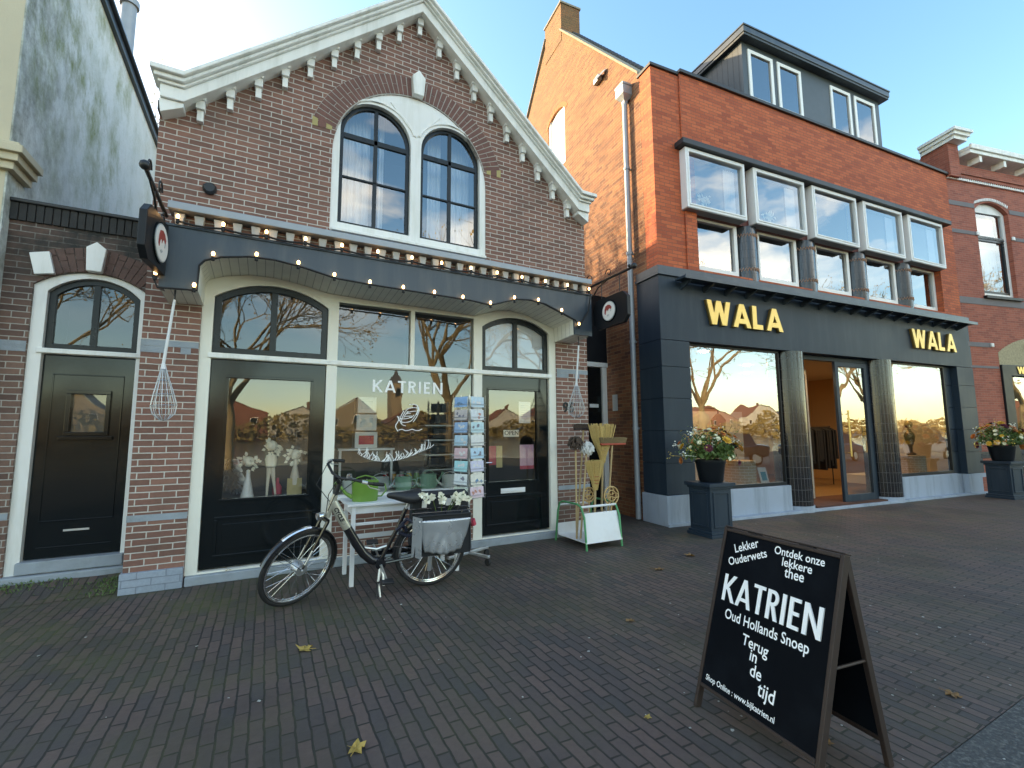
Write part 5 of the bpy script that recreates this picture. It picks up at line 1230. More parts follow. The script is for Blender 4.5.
# ------------------------------------------------------------------ white table with the green watering can
tb = thing('side_table', "white wooden side table under the shop window behind the bicycle", 'table', (1.4, 5.3, 0))
mb = MB(); mb.box(.775, 5.06, .80, 2.05, 5.62, .828); mb.build('tabletop', M['white_metal'], tb, bevel=.005)
mb = MB(); mb.box(.83, 5.10, .72, 2.0, 5.125, .797); mb.box(.83, 5.56, .72, 2.0, 5.585, .797); mb.box(.82, 5.12, .72, .845, 5.57, .797); mb.box(.85, 5.32, .42, 2.0, 5.345, .47); mb.box(.85, 5.10, .60, 2.0, 5.12, .63); mb.build('apron', M['white_metal'], tb, bevel=.004)
for x in (.82, 1.97):
    for y in (5.08, 5.56): mb = MB(); mb.box(x, y, 0, x+.042, y+.042, .797); mb.build('leg', M['white_metal'], tb, bevel=.004)
def watering_can(label, loc, s, m_, spout_a, group=None, sy=.7):
    t = thing('watering_can', label, 'watering can', loc, group=group)
    B = Matrix.Translation(loc) @ Matrix.Rotation(spout_a, 4, 'Z') @ Matrix.Scale(s, 4)
    b = MB(); b.lathe([(.001,.004),(.15,.0),(.155,.01),(.165,.24),(.17,.25),(.16,.25),(.15,.015),(.001,.012)], (0,0,0), 24, B, sy=sy); b.build('body', m_, t, smooth=True)
    b = MB(); b.tube([(.15,0,.05),(.23,0,.10),(.33,0,.23)], [.03,.022,.016], 10, T=B); b.tube([(.32,0,.22),(.35,0,.25)], [.016,.04], 10, T=B); b.build('spout', m_, t, smooth=True)
    b = MB(); b.tube([(-.165,0,.20),(-.24,0,.20),(-.26,0,.12),(-.2,0,.05),(-.155,0,.05)], .010, 8, T=B); b.tube([(.14,0,.245),(.10,0,.29),(0,0,.315),(-.10,0,.29),(-.15,0,.245)], .008, 8, T=B); b.build('handle', m_, t, smooth=True)
watering_can("green enamel watering can on the white table", (.985, 5.27, .829), .86, M['green_can'], PI*.96)

# ------------------------------------------------------------------ things displayed inside the shop
for lab, x, y, s, mk, a in (("white watering can behind the glass, left end of the ledge", .98, 6.24, .62, 'white_enamel', 0), ("grey zinc can on the window ledge behind the saddle", 1.35, 6.22, .75, 'can_grey', .3),
                            ("mint green can on the window ledge, beside the zinc can", 1.66, 6.24, .7, 'mint', 2.6), ("tall pale mint can on the window ledge near the dark shelf", 2.0, 6.22, .78, 'mint', .4), ("white bulbous can at the right end of the ledge", 2.32, 6.24, .68, 'white_enamel', 2.9)):
    watering_can(lab, (x, y, .802), s, M[mk], a, 'watering cans in the shop window')
t = thing('display_shelf', "dark stacked display shelf inside the window behind the postcards", 'shelf', (2.3, 6.55, .8))
mb = MB(); 
for z, w in ((.82, .30), (1.06, .28), (1.27, .25), (1.48, .22), (1.69, .2), (1.86, .1)):
    mb.box(2.36-w, 6.45, z, 2.36+w*.4, 6.7, z+.15)
mb.build('boxes', M['dark_matt'], t, bevel=.01)
mb = MB()
for z in (.80, 1.03, 1.24, 1.45, 1.66): mb.box(2.0, 6.40, z, 2.52, 6.72, z+.016)
mb.build('boards', M['can_grey'], t, split=True)
random.seed(9)
def doll(label, x, z, h, m_, kind):
    t = thing('figurine', label, 'figurine', (x, 6.2, z), group='white figures in the left window')
    b = MB()
    if kind == 'legs':
        b.tube([(x-.03,6.18,z),(x-.025,6.2,z+.18),(x-.015,6.2,z+.34)], [.012,.018,.03], 8); b.tube([(x+.06,6.18,z+.01),(x+.035,6.17,z+.18),(x+.015,6.2,z+.34)], [.012,.018,.03], 8); b.lathe([(.001,.3),(.055,.33),(.065,.42),(.05,.47),(.001,.47)], (x,6.2,z), 12)
    else:
        b.lathe([(.001,0),(.07 if kind == 'skirt' else .045,0),(.05,.1),(.025,.22),(.02,.3),(.001,.31)], (x,6.2,z), 12)
    b.build('body', m_, t, smooth=True)
    b = MB(); b.ball((x,6.2,z+h), .06, 12, 8)
    for k in range(34):
        d = Vector((random.gauss(0,1), random.gauss(0,.6), random.gauss(0,1))).normalized(); c = Vector((x,6.2,z+h-.02))+d*random.uniform(.05,.12); e = d.cross(Vector((.3,1,.2))).normalized()*.02
        b.add([c-d*.02, c+e, c+d*.03, c-e], [(0,1,2,3)])
    b.build('head', M['petal_white'], t, smooth=False)
cream_doll = mat("cream_doll", (.85, .78, .64), .7, var=.1)
doll("small white figure with flower head and flared skirt, left in the window", -.16, .842, .40, M['white_enamel'], 'skirt'); doll("long-legged cream figure with flower head, middle of the left window", .07, .842, .58, cream_doll, 'legs'); doll("slim cream figure on a stalk, right in the left window", .33, .95, .36, cream_doll, 'stalk')
mb = MB(); mb.box(.25, 6.16, .842, .41, 6.18, 1.03); solo(mb, 'greeting_card', M['yellow_paper'], "cream greeting card standing low in the left window", 'card', (.33,6.17,.842))
mb = MB(); mb.lathe([(.001,0),(.05,0),(.052,.08),(.02,.13),(.015,.19),(.001,.19)], (.15,6.3,.842), 12); solo(mb, 'bottle', M['red_paper'], "small dark red bottle beside the cream card in the left window", 'bottle', (.15,6.3,.842), smooth=True)
mb = MB()
for k in range(150):
    a = random.uniform(0, 2*PI); h = random.random(); r = .15*(1-h)+.02; p = Vector((-.36+r*math.cos(a), 6.42+r*.6*math.sin(a), .86+.42*h)); d = Vector((math.cos(a), .6*math.sin(a), -.5))*.06
    mb.add([p, p+d+Vector((0,0,.02)), p+d*1.3, p+d-Vector((0,0,.02))], [(0,1,2,3)])
solo(mb, 'silver_tree', M['alu'], "little silver tinsel tree at the left edge of the left window", 'ornament', (-.36,6.42,.842))

for k, (lab, z, w_) in enumerate((("white carton at the bottom of the stack behind the garland", 1.36, .30), ("white carton in the middle of the stack behind the garland", 1.60, .27), ("white carton on top of the stack behind the garland", 1.84, .25))):
    mb = MB(); mb.box(1.22-w_/2, 6.55, z, 1.22+w_/2, 6.78, z+.22); o = solo(mb, 'gift_box', M['paper'], lab, 'box', (1.22, 6.66, z), 'stacked white cartons in the shop window', bevel=.004)
    mb = MB(); mb.box(-w_/2+.05, -.113, .05, w_/2-.05, -.111, .17); mb.build('box_label', M['can_grey' if k else 'red_paper'], o, world=False)
mb = MB(); mb.box(.85, 6.5, 1.33, 1.6, 6.85, 1.355); mb.box(.87, 6.52, .80, .90, 6.55, 1.329); mb.box(1.55, 6.52, .80, 1.58, 6.55, 1.329); solo(mb, 'stand', M['white_metal'], "white two legged stand carrying the stacked cartons in the shop window", 'stand', (1.22, 6.66, .8))
jar_c = {'red': (.45,.05,.05), 'amber': (.55,.26,.05), 'pink': (.65,.28,.34), 'yellow': (.65,.50,.10), 'green': (.16,.36,.10), 'striped cream': (.75,.68,.55)}
for k, (nm, c) in enumerate(jar_c.items()):
    x = 1.50+.11*k; t = thing('sweet_jar', f"glass sweet jar filled with {nm} sweets on the ledge behind the watering cans", 'jar', (x, 6.58, .802), group='sweet jars in the shop window')
    mb = MB(); mb.lathe([(.001,0),(.045,0),(.048,.01),(.048,.15),(.034,.18),(.034,.195),(.001,.195)], (x, 6.58, .802), 14); mb.build('jar_body', mat('sweets_'+nm.replace(' ','_'), c, .25, var=.5, scale=50, coat=.5), t, smooth=True)
    mb = MB(); mb.lathe([(.036,.196),(.038,.22),(.001,.225)], (x, 6.58, .802), 14); mb.build('jar_lid', M['alu'], t, smooth=True)
# ------------------------------------------------------------------ postcard rack and its cards
pr = thing('postcard_rack', "revolving wire postcard rack on wheels between window and shop door", 'card rack', (2.255, 5.40, 0))
RC = Vector((2.262, 5.40, 0)); Rt = Matrix.Translation(RC) @ Matrix.Rotation(math.radians(22), 4, 'Z')
mb = MB(); mb.tube([(0,0,.09),(0,0,2.03)], .016, 10, T=Rt); mb.build('pole', M['alu'], pr, smooth=True)
mb = MB(); hw = .142
for a in range(4):
    Q = Rt @ Matrix.Rotation(a*PI/2, 4, 'Z')
    for r in range(8):
        z = .765+.158*r
        mb.tube([(-hw,-hw,z),(hw,-hw,z)], .003, 4, T=Q); mb.tube([(-hw,-hw-.016,z+.04),(hw,-hw-.016,z+.04)], .003, 4, T=Q)
    for x in (-hw, 0, hw): mb.tube([(x,-hw,.75),(x,-hw,2.03)], .003, 4, T=Q)
mb.build('wire_frame', M['alu'], pr)
mb = MB()
for a in range(4):
    Q = Rt @ Matrix.Rotation(a*PI/2, 4, 'Z'); mb.box(0, -.02, .085, .34, .02, .115, Q)
mb.build('foot', M['alu'], pr, bevel=.004)
for a in range(4):
    Q = Rt @ Matrix.Rotation(a*PI/2, 4, 'Z'); mb = MB(); mb.tube([(.32,-.015,.04),(.32,.015,.04)], .038, 12, T=Q); mb.tube([(.32,0,.05),(.32,0,.09)], .01, 6, T=Q); mb.build('castor', M['rubber'], pr)
row_n = ['bottom', 'second from bottom', 'third from bottom', 'fourth from bottom', 'fourth from top', 'third from top', 'second from top', 'top']
cc = {'left': [('pale green',(.55,.62,.5)),('white',(.70,.74,.74)),('turquoise',(.35,.68,.72)),('pink',(.70,.48,.52)),('sky blue',(.42,.62,.74)),('mid blue',(.30,.48,.72)),('dusty rose',(.60,.55,.55)),('bright blue',(.25,.47,.78))],
      'right': [('rose and white',(.72,.55,.62)),('ivory',(.74,.72,.64)),('lilac',(.58,.58,.74)),('light blue',(.42,.62,.76)),('off-white',(.70,.71,.70)),('aqua',(.48,.68,.74)),('grey white',(.64,.68,.72)),('powder blue',(.50,.66,.76))]}
for col_, a in (('left', -1), ('right', 0)):
    Q = Rt @ Matrix.Rotation(a*PI/2, 4, 'Z')
    for r in range(8):
        nm, c = cc[col_][r]; z = .772+.158*r
        mb = MB(); mb.box(-.115, -.004, 0, .115, -.001, .128)
        t = mb.build('postcard', mat("card_"+nm.replace(' ', '_'), c, .5, var=.3, scale=22))
        T = Q @ Matrix.Translation((0, -hw-.004, z)) @ Matrix.Rotation(math.radians(-4+random.uniform(-2,2)), 4, 'X'); t.matrix_world = T; WORLD[t] = T
        tag(t, f"{nm} postcard in the {row_n[r]} row, {col_} face of the rack", 'postcard', 'postcards in the rack')
        mb = MB(); random.seed(r*7+a)
        for k in range(3):
            x, zz = random.uniform(-.07,.07), random.uniform(.03,.09); mb.plate([(x+random.uniform(.012,.03)*math.cos(q), zz+random.uniform(.01,.028)*math.sin(q)) for q in [2*PI*i/9 for i in range(9)]], (), -.0048-.0002*k, -.0042)
        mb.build('print', mat("card_print", random.choice([(.2,.2,.25),(.55,.25,.2),(.12,.25,.4),(.7,.7,.7)]), .6), t, world=False)

# ------------------------------------------------------------------ rack of brooms by the alley
bs = thing('broom_stand', "green tube and white sheet metal stand holding brooms beside the shop door", 'broom rack', (4.1, 5.3, 0))
for x in (3.80, 4.40):
    mb = MB(); mb.tube([(x,5.06,0),(x,5.10,.42),(x,5.17,.55),(x,5.25,.58),(x,5.60,.58),(x,5.68,.55),(x,5.73,.44),(x,5.80,0)], .014, 8); mb.build('side_frame', M['green_metal'], bs, smooth=True)
mb = MB(); mb.tube([(3.80,5.17,.55),(4.40,5.17,.55)], .016, 8); mb.tube([(3.80,5.70,.52),(4.40,5.70,.52)], .012, 8); mb.tube([(3.80,5.73,.10),(4.40,5.73,.10)], .011, 8); mb.build('cross_bar', M['white_metal'], bs, smooth=True, split=True)
mb = MB(); mb.add([(3.79,5.055,.09),(4.41,5.055,.09),(4.385,5.135,.47),(3.815,5.135,.47),(3.79,5.067,.09),(4.41,5.067,.09),(4.385,5.147,.47),(3.815,5.147,.47)], [(0,1,2,3),(5,4,7,6),(3,2,6,7),(0,4,5,1),(1,5,6,2),(0,3,7,4)]); mb.build('front_sheet', M['white_metal'], bs)
mb = MB(); mb.box(3.81,5.07,.085,4.39,5.76,.10); mb.box(3.81,5.745,.101,4.39,5.76,.25); mb.build('tray', M['white_metal'], bs, bevel=.004)
def straw_broom(label, x, y, ztop, zneck, wtop, lean, zb, h=.016):
    t = thing('straw_broom', label, 'broom', (x-lean, y, zb), group='brooms in the stand')
    b = MB(); b.tube([(x-lean,y+.05,zb),(x,y,zneck+.05)], h, 8); b.build('handle', M['wood'], t, smooth=True)
    b = MB(); n = 120; random.seed(int(x*100))
    for k in range(n):
        u = (k/(n-1)-.5); v = random.uniform(-.5,.5)
        b.tube([(x+u*.05, y+v*.04, zneck-.05),(x+u*.10, y+v*.06, zneck+.06),(x+u*wtop*.75, y+v*.10, zneck+(ztop-zneck)*.6),(x+u*wtop+random.gauss(0,.006), y+v*.12, ztop-abs(u)*.02+random.uniform(-.02,.012))], [.006,.006,.007,.006], 4)
    rows = 7; vs, fs = [], []
    for j in range(rows):
        f_ = j/(rows-1); w_ = .05+(wtop-.05)*f_**1.1; z_ = zneck-.04+(ztop-.03-zneck+.04)*f_
        for i in range(14):
            q = 2*PI*i/14; vs.append((x+w_*.47*math.cos(q), y+(.016+.014*f_)*math.sin(q)*(1 if abs(math.cos(q)) < .9 else .6), z_))
    for j in range(rows-1):
        for i in range(14): fs.append((j*14+i, j*14+(i+1) % 14, (j+1)*14+(i+1) % 14, (j+1)*14+i))
    b.add(vs, fs + [tuple((rows-1)*14+i for i in range(14))])
    br_ = b.build('straw', M['straw'], t)
    b = MB()
    for f_ in (.12,.25,.38):
        w_ = .06+(wtop-.06)*f_; z_ = zneck+(ztop-zneck)*f_; b.tube([(x+w_*.52*math.cos(q), y+.045*math.sin(q), z_) for q in [2*PI*i/16 for i in range(16)]], .004, 4, closed=True)
    b.build('binding', M['red_paint'] if wtop < .35 else M['cane'], br_)
straw_broom("tall wide straw broom with its head high above the stand", 4.33, 5.34, 1.68, 1.17, .43, .02, .10)
straw_broom("small straw broom, lower than the tall straw broom", 4.13, 5.27, 1.16, .80, .29, .0, .12)
def brush(label, x, z, w, y, m_, body, xb, lean_y=.0, hh=.05):
    t = thing('push_broom', label, 'broom', (xb, y+.06, .1), group='brooms in the stand')
    b = MB(); b.tube([(xb,y+.06,.1),(x,y+.01,z-.02)], .013, 8); b.build('handle', M['wood'], t, smooth=True)
    b = MB(); b.box(x-w/2, y-.03, z-.03, x+w/2, y+.03, z); hd_ = b.build('head', body, t, bevel=.008)
    b = MB(); nx = 26; random.seed(int(z*100))
    for i in range(nx):
        for j in range(4):
            xx = x-w/2+w*(i+.5)/nx; yy = y-.028+.018*j; b.tube([(xx,yy,z),(xx+random.uniform(-.012,.012)+(xx-x)*.08, yy+random.uniform(-.008,.008), z+hh+random.uniform(0,.012))], .007, 4)
    b.build('bristles', m_, hd_)
brush("flat push broom with tan bristles and red block, right in the stand", 4.49, 1.40, .46, 5.30, M['tan_bristle'], M['red_paint'], 4.38, hh=.075)
brush("dark brown push broom behind the tall straw broom", 4.14, 1.62, .34, 5.52, M['brown_bristle'], M['frame_wood'], 4.02, hh=.055)
def mop(label, x, y, z, m_, xb, rx, name, rz_=.085):
    t = thing(name, label, 'mop' if name == 'mop' else 'duster', (xb, y, .1), group='brooms in the stand')
    b = MB(); b.tube([(xb,y+.03,.1),(x,y,z-.02)], .013, 8); b.build('handle', M['wood'], t, smooth=True)
    b = MB(); random.seed(int(x*77))
    for k in range(150):
        d = Vector((random.gauss(0,1), random.gauss(0,1), random.gauss(0,.8))).normalized(); c = Vector((x,y,z)); q = c+Vector((d.x*rx, d.y*.08, d.z*rz_)); b.tube([c+(q-c)*.3, q, q+Vector((random.uniform(-.02,.02),0,-.035))], [.006,.009,.006], 4)
    b.build('head', m_, t)
mop("white cotton mop head up in the stand", 4.02, 5.30, 1.345, M['mop_white'], 3.90, .10, 'mop')
mop("brown feather duster on a long stick, leftmost in the stand", 3.84, 5.32, 1.42, M['brown_bristle'], 3.85, .11, 'feather_duster')
def beater(label, x, y, z, r, xb):
    t = thing('carpet_beater', label, 'carpet beater', (xb, y, .1), group='cane carpet beaters')
    b = MB(); b.tube([(xb,y+.02,.1),(x,y,z-r)], .011, 8); b.build('handle', M['cane'], t, smooth=True)
    b = MB(); b.tube([(x+r*math.cos(q), y, z+r*math.sin(q)) for q in [2*PI*i/28 for i in range(28)]], .011, 6, closed=True)
    for k in range(4): b.tube([(x+r*.95*math.cos(k*PI/2+q)*abs(math.cos(2*q)), y+.006*math.sin(3*q), z+r*.95*math.sin(k*PI/2+q)*abs(math.cos(2*q))) for q in [PI/4*(i/7-1)+PI/8 for i in range(15)]], .008, 5)
    b.tube([(x+r*.6*math.cos(q), y-.008, z+r*.6*math.sin(q)) for q in [2*PI*i/24 for i in range(24)]], .008, 5, closed=True)
    b.build('loops', M['cane'], t, smooth=True)
beater("round cane carpet beater at the front right of the stand", 4.33, 5.17, .67, .125, 4.27)
beater("narrow cane carpet beater behind the small straw broom", 4.08, 5.36, .68, .10, 4.12)

# ------------------------------------------------------------------ planters in front of the fashion shop
def pedestal(label, T):
    t = thing('pedestal', label, 'pedestal', T=T, group='dark panelled planter pedestals')
    b = MB(); a = .42
    b.box(0,0,.07,a,a,.72); body = b.build('shaft', M['clad'], t, world=False, bevel=.004)
    b = MB(); b.box(-.04,-.04,0,a+.04,a+.04,.045); b.box(-.025,-.025,.046,a+.025,a+.025,.085); b.build('base', M['clad'], t, world=False, bevel=.006)
    b = MB(); b.box(-.02,-.02,.70,a+.02,a+.02,.735); b.box(-.05,-.05,.736,a+.05,a+.05,.79); b.build('cap', M['clad'], t, world=False, bevel=.006)
    b = MB()
    for (p, q) in ((0,1),(1,1)):
        for k in range(4):
            z0, z1 = (.14,.165) if k == 0 else (.63,.655) if k == 1 else (.166,.629)
            s0, s1 = (.05, a-.05) if k < 2 else ((.05,.075) if k == 2 else (a-.075,a-.05))
            if p: b.box(s0,-.014,z0,s1,-.0005,z1)
            else: b.box(-.014,s0,z0,-.0005,s1,z1)
    b.build('panel_moulding', M['clad'], body, world=False, bevel=.004)
    return t
T1 = Matrix.Translation((5.835,4.745,0)) @ Matrix.Rotation(math.radians(-5.116), 4, 'Z'); T2 = Matrix.Translation((14.90,4.02,0)) @ Matrix.Rotation(math.radians(-12), 4, 'Z')
p1 = pedestal("dark panelled pedestal left of the WALA display window", T1)
p2 = dup(p1, T2 @ Matrix.Scale(1.07, 4), "dark panelled pedestal at the right edge before the red brick building")
flw = {'dark red': (.20,.015,.03), 'orange': (.62,.20,.05), 'cream': (.80,.74,.50), 'yellow': (.66,.46,.10), 'burgundy': (.12,.012,.03), 'deep yellow': (.70,.38,.04)}
fm = {k: mat(k.replace(' ','_')+"_petal", v, .7, var=.3, scale=40) for k, v in flw.items()}
def planter(label, T, seed):
    t = thing('flower_pot', label, 'flower pot', T=T, group='dark bowls of autumn flowers')
    b = MB(); b.lathe([(.001,0),(.16,0),(.175,.02),(.215,.28),(.225,.30),(.225,.335),(.205,.335),(.20,.29),(.001,.28)], (0,0,0), 28); b.build('pot', M['dark_matt'], t, world=False, smooth=True)
    random.seed(seed); b = MB()
    for k in range(1100):
        d = Vector((random.gauss(0,1), random.gauss(0,1), abs(random.gauss(.2,.8)))).normalized(); r = random.uniform(.1,1)**.5
        c = Vector((0,0,.36)) + Vector((d.x*.42*r, d.y*.34*r, d.z*.42*r)); n_ = Vector((random.gauss(0,1),random.gauss(0,1),random.gauss(.3,1))).normalized(); e = n_.cross(d).normalized(); l = random.uniform(.03,.085)
        b.add([c-e*l*.5, c+n_.cross(e)*l*.3, c+e*l*.7, c-n_.cross(e)*l*.3], [(0,1,2,3)])
    b.build('foliage', [M['leaf'], M['leaf_dark']], t, world=False)
    b = MB()
    for k in range(14):
        a = random.uniform(0,2*PI); b.tube([(0,0,.3),(.3*math.cos(a),.25*math.sin(a),.5+random.uniform(0,.25)),(.48*math.cos(a),.38*math.sin(a),.58+random.uniform(-.15,.3))], .004, 4)
    b.build('twigs', M['leaf_dark'], t, world=False)
    for k in range(46):
        a = random.uniform(0,2*PI); el = random.uniform(-.05,1.3); L_ = random.uniform(.42,.66); tip = Vector((L_*1.05*math.cos(a)*math.cos(el), L_*.8*math.sin(a)*math.cos(el), .36+L_*.8*math.sin(el)))
        bb_ = MB(); bb_.tube([tip*.55+Vector((0,0,.16)), tip], .003, 4)
        for q in range(9):
            c = tip+Vector((random.gauss(0,.025),random.gauss(0,.025),random.gauss(0,.03))); d = Vector((random.gauss(0,1),random.gauss(0,1),random.gauss(0,1))).normalized(); e = d.orthogonal().normalized()*.012
            bb_.add([c-d*.014, c+e, c+d*.016, c-e], [(0,1,2,3)])
        bb_.build('spray', (M['petal_white'], fm['yellow'], M['leaf'], fm['orange'])[k % 4], t, world=False)
    keys = list(flw)
    for k in range(66):
        a = random.uniform(0,2*PI); el = random.uniform(.0,1.25); rr = random.uniform(.9,1.05); c = Vector((.52*rr*math.cos(a)*math.cos(el), .40*rr*math.sin(a)*math.cos(el), .38+.44*rr*math.sin(el)-.08*(el<.25)))
        key = keys[k % 6] if k % 3 else 'cream'; R_ = random.uniform(.04,.085) if key != 'cream' else random.uniform(.025,.05)
        nrm = (c-Vector((0,0,.3))).normalized(); e1 = nrm.cross(Vector((.1,.2,1))).normalized(); e2 = nrm.cross(e1)
        b = MB()
        for j in range(3 if key != 'cream' else 2):
            for i in range(8):
                q = 2*PI*i/8+j*.4; rad = R_*(1-.28*j); d = e1*math.cos(q)+e2*math.sin(q); s_ = (e2*math.cos(q)-e1*math.sin(q))*rad*.36; lift = nrm*rad*(.18+.42*j)
                b.add([c+lift*.4, c+d*rad*.6+s_+lift*.8, c+d*rad+lift*1.2, c+d*rad*.6-s_+lift*.8], [(0,1,2,3)])
        b.build('blossom', fm[key], t, world=False)
    return t
planter("dark pot of autumn flowers on the pedestal left of the WALA window", T1 @ Matrix.Translation((.25,.21,.792)), 21)
planter("dark pot of autumn flowers on the pedestal at the right edge", T2 @ Matrix.Scale(1.07,4) @ Matrix.Translation((.21,.21,.792)), 22)

# ------------------------------------------------------------------ displays in the fashion shop windows
brk = brick("pale_display_brick", (.62,.45,.28), (.50,.34,.20), (.72,.62,.5), bw=.16, rh=.055, ms=.01)
def wsolo(mb, name, m_, label, cat, loc, **k):
    grp = k.pop('group', None)
    o = mb.build(name, m_, world=False, **k); o.data.transform(Matrix.Translation(loc).inverted()); T = TW @ Matrix.Translation(loc); o.matrix_world = T; WORLD[o] = T
    tag(o, label, cat, grp); return o
for lab, u, h in (("pale brick display plinth behind the flower pot", 2.40, .48), ("pale brick display plinth in the right window", 8.25, .45)):
    mb = MB(); nn = 28; R = .29
    mb.lathe([(R,.502),(R,.502+h),(.001,.504+h)], (u,.62,0), nn)
    for j in range(3):
        for i in range(nn): mb.uvs[j*nn+i] = (R*2*PI*i/nn, (.5,.5+h,.8+h)[j])
    wsolo(mb, 'display_plinth', brk, lab, 'plinth', (u,.62,.502), smooth=True, group='brick display plinths')
for lab, u in (("small white card stand with blue print in the left WALA window", 2.72), ("small white card stand with green print in the right WALA window", 6.95)):
    T = TW @ Matrix.Translation((u,.30,.502)); t = thing('card_stand', lab, 'card stand', T=T, group='card stands')
    b = MB(); b.box(-.11,0,0,.11,.012,.36, Matrix.Rotation(math.radians(-14),4,'X')); c_ = b.build('card', M['paper'], t, world=False)
    b = MB(); b.box(-.07,-.004,.10,.07,-.001,.27, Matrix.Rotation(math.radians(-14),4,'X')); b.build('print', mat("teal_print", (.05,.32,.42), .6, var=.6, scale=20), c_, world=False)
bronze = mat("bronze", (.22,.15,.07), .35, .7, var=.25)
mb = MB(); c = (8.30,.62,.956); mb.lathe([(.001,0),(.14,0),(.15,.03),(.05,.08),(.06,.2),(.13,.34),(.16,.46),(.12,.56),(.05,.62),(.045,.66),(.001,.67)], c, 18, sy=.6); mb.ball((c[0],c[1],c[2]+.76), .085, 12, 8, sz=1.2)
wsolo(mb, 'bust', bronze, "dark bronze bust on the brick plinth in the right WALA window", 'sculpture', c, smooth=True)
T = TW @ Matrix.Translation((7.35,2.35,.08)); t = thing('clothes_rack', "black clothes on a rail seen through the open shop door", 'clothes rack', T=T)
b = MB(); b.tube([(-.7,0,0),(-.7,0,1.62),(.6,0,1.62),(.6,0,0)], .014, 8); b.build('rail', M['black_iron'], t, world=False)
random.seed(4)
for k in range(13):
    x = -.6+.09*k; b = MB(); w_ = random.uniform(.18,.23); l = random.uniform(.75,1.1)
    b.add([(x,-.03,1.60),(x,.03,1.60),(x,w_,1.50),(x+.01,w_*1.05,1.5-l),(x-.01,-w_*1.05,1.5-l),(x,-w_,1.50)]+[(x+.055,-.03,1.60),(x+.055,.03,1.60),(x+.06,w_,1.50),(x+.07,w_*1.05,1.5-l),(x+.06,-w_*1.05,1.5-l),(x+.06,-w_,1.50)],
          [(0,1,2,3,4,5),(11,10,9,8,7,6)]+[(i,i+6,(i+1)%6+6,(i+1)%6) for i in range(6)])
    b.build('garment', M['black_cloth'], t, world=False)
T = TW @ Matrix.Translation((2.3,1.0,.502)); t = thing('clothes_rack', "brown coat on a thin stand in the left WALA window", 'clothes rack', T=T)
b = MB(); b.tube([(0,0,0),(0,0,1.5)], .015, 8); b.lathe([(.2,0),(.2,.015),(.001,.02)], (0,0,0), 18); b.build('stand', M['black_iron'], t, world=False)
b = MB(); b.lathe([(.16,.25),(.18,.5),(.14,1.0),(.19,1.3),(.06,1.42),(.001,1.43)], (0,0,0), 16, sy=.55); b.build('coat', mat("brown_coat", (.10,.06,.035), .9), t, world=False, smooth=True)

# ------------------------------------------------------------------ leaves and litter on the pavement
random.seed(31)
lm = [M['dead_leaf'], M['yellow_leaf']]
def leaf(label, x, y, s, m_, z=.004, grp='fallen leaves on the pavement'):
    b = MB(); rim = []; n = 15; rot = random.uniform(0,2*PI)
    for i in range(n):
        a = 2*PI*i/n; r = s*(1 if i % 3 == 0 else .52 if i % 3 == 1 else .7)*random.uniform(.85,1.1); rim.append((r*math.cos(a+rot), r*math.sin(a+rot), z+abs(random.gauss(0,.2))*s))
    vs = [(0,0,z+.01*s)]+rim; b.add(vs, [(0,i+1,(i+1)%n+1) for i in range(n)])
    for p in [(0,0,z+.006)]: b.tube([p, (s*1.3*math.cos(rot+.4), s*1.3*math.sin(rot+.4), z+.012)], .002, 4)
    o = b.build('fallen_leaf', m_); o.location = (x,y,0); tag(o, label, 'leaf', grp)
leaf("yellow curled leaf on the doorstep below the left shop window", -.28, 6.0-.03, .055, lm[1], .102)
leaf("orange brown leaf in mid pavement below the bicycle's front wheel", .32, 3.81, .065, lm[1]); leaf("orange brown leaf at the bottom edge of the picture", .465, 2.53, .055, lm[1])
leaf("brown leaf halfway between broom stand and chalkboard", 2.73, 3.07, .045, lm[0]); leaf("pale small leaf left of the chalkboard", 1.91, 2.03, .025, lm[1])
leaf("curled brown leaf beyond the chalkboard near the asphalt", 3.64, 1.33, .05, lm[0]); leaf("dark brown leaf near the pedestal", 4.79, 4.24, .08, lm[0]); leaf("brown leaf between broom stand and pedestal", 4.0, 4.0, .07, lm[0])
leaf("brown leaf under the chalkboard's rear legs", 2.55, 1.45, .03, lm[0])
mb = MB()
for k in range(230):
    x, y = random.uniform(-1.5,9), random.uniform(1.3,5.6)
    if random.random() < .45: x, y = random.uniform(2,5), random.uniform(.7,3)
    s = random.choice([.004,.006,.008,.012]); a = random.uniform(0,2*PI); rim = [(x+s*random.uniform(.5,1.2)*math.cos(a+i*PI/3), y+s*random.uniform(.5,1.2)*math.sin(a+i*PI/3), .003+random.uniform(0,.004)) for i in range(6)]
    mb.add(rim, [(0,1,2,3,4,5)])
mb.build('litter', mat("pale_litter", (.42,.42,.38), .8, var=.5, scale=3), kind='stuff')

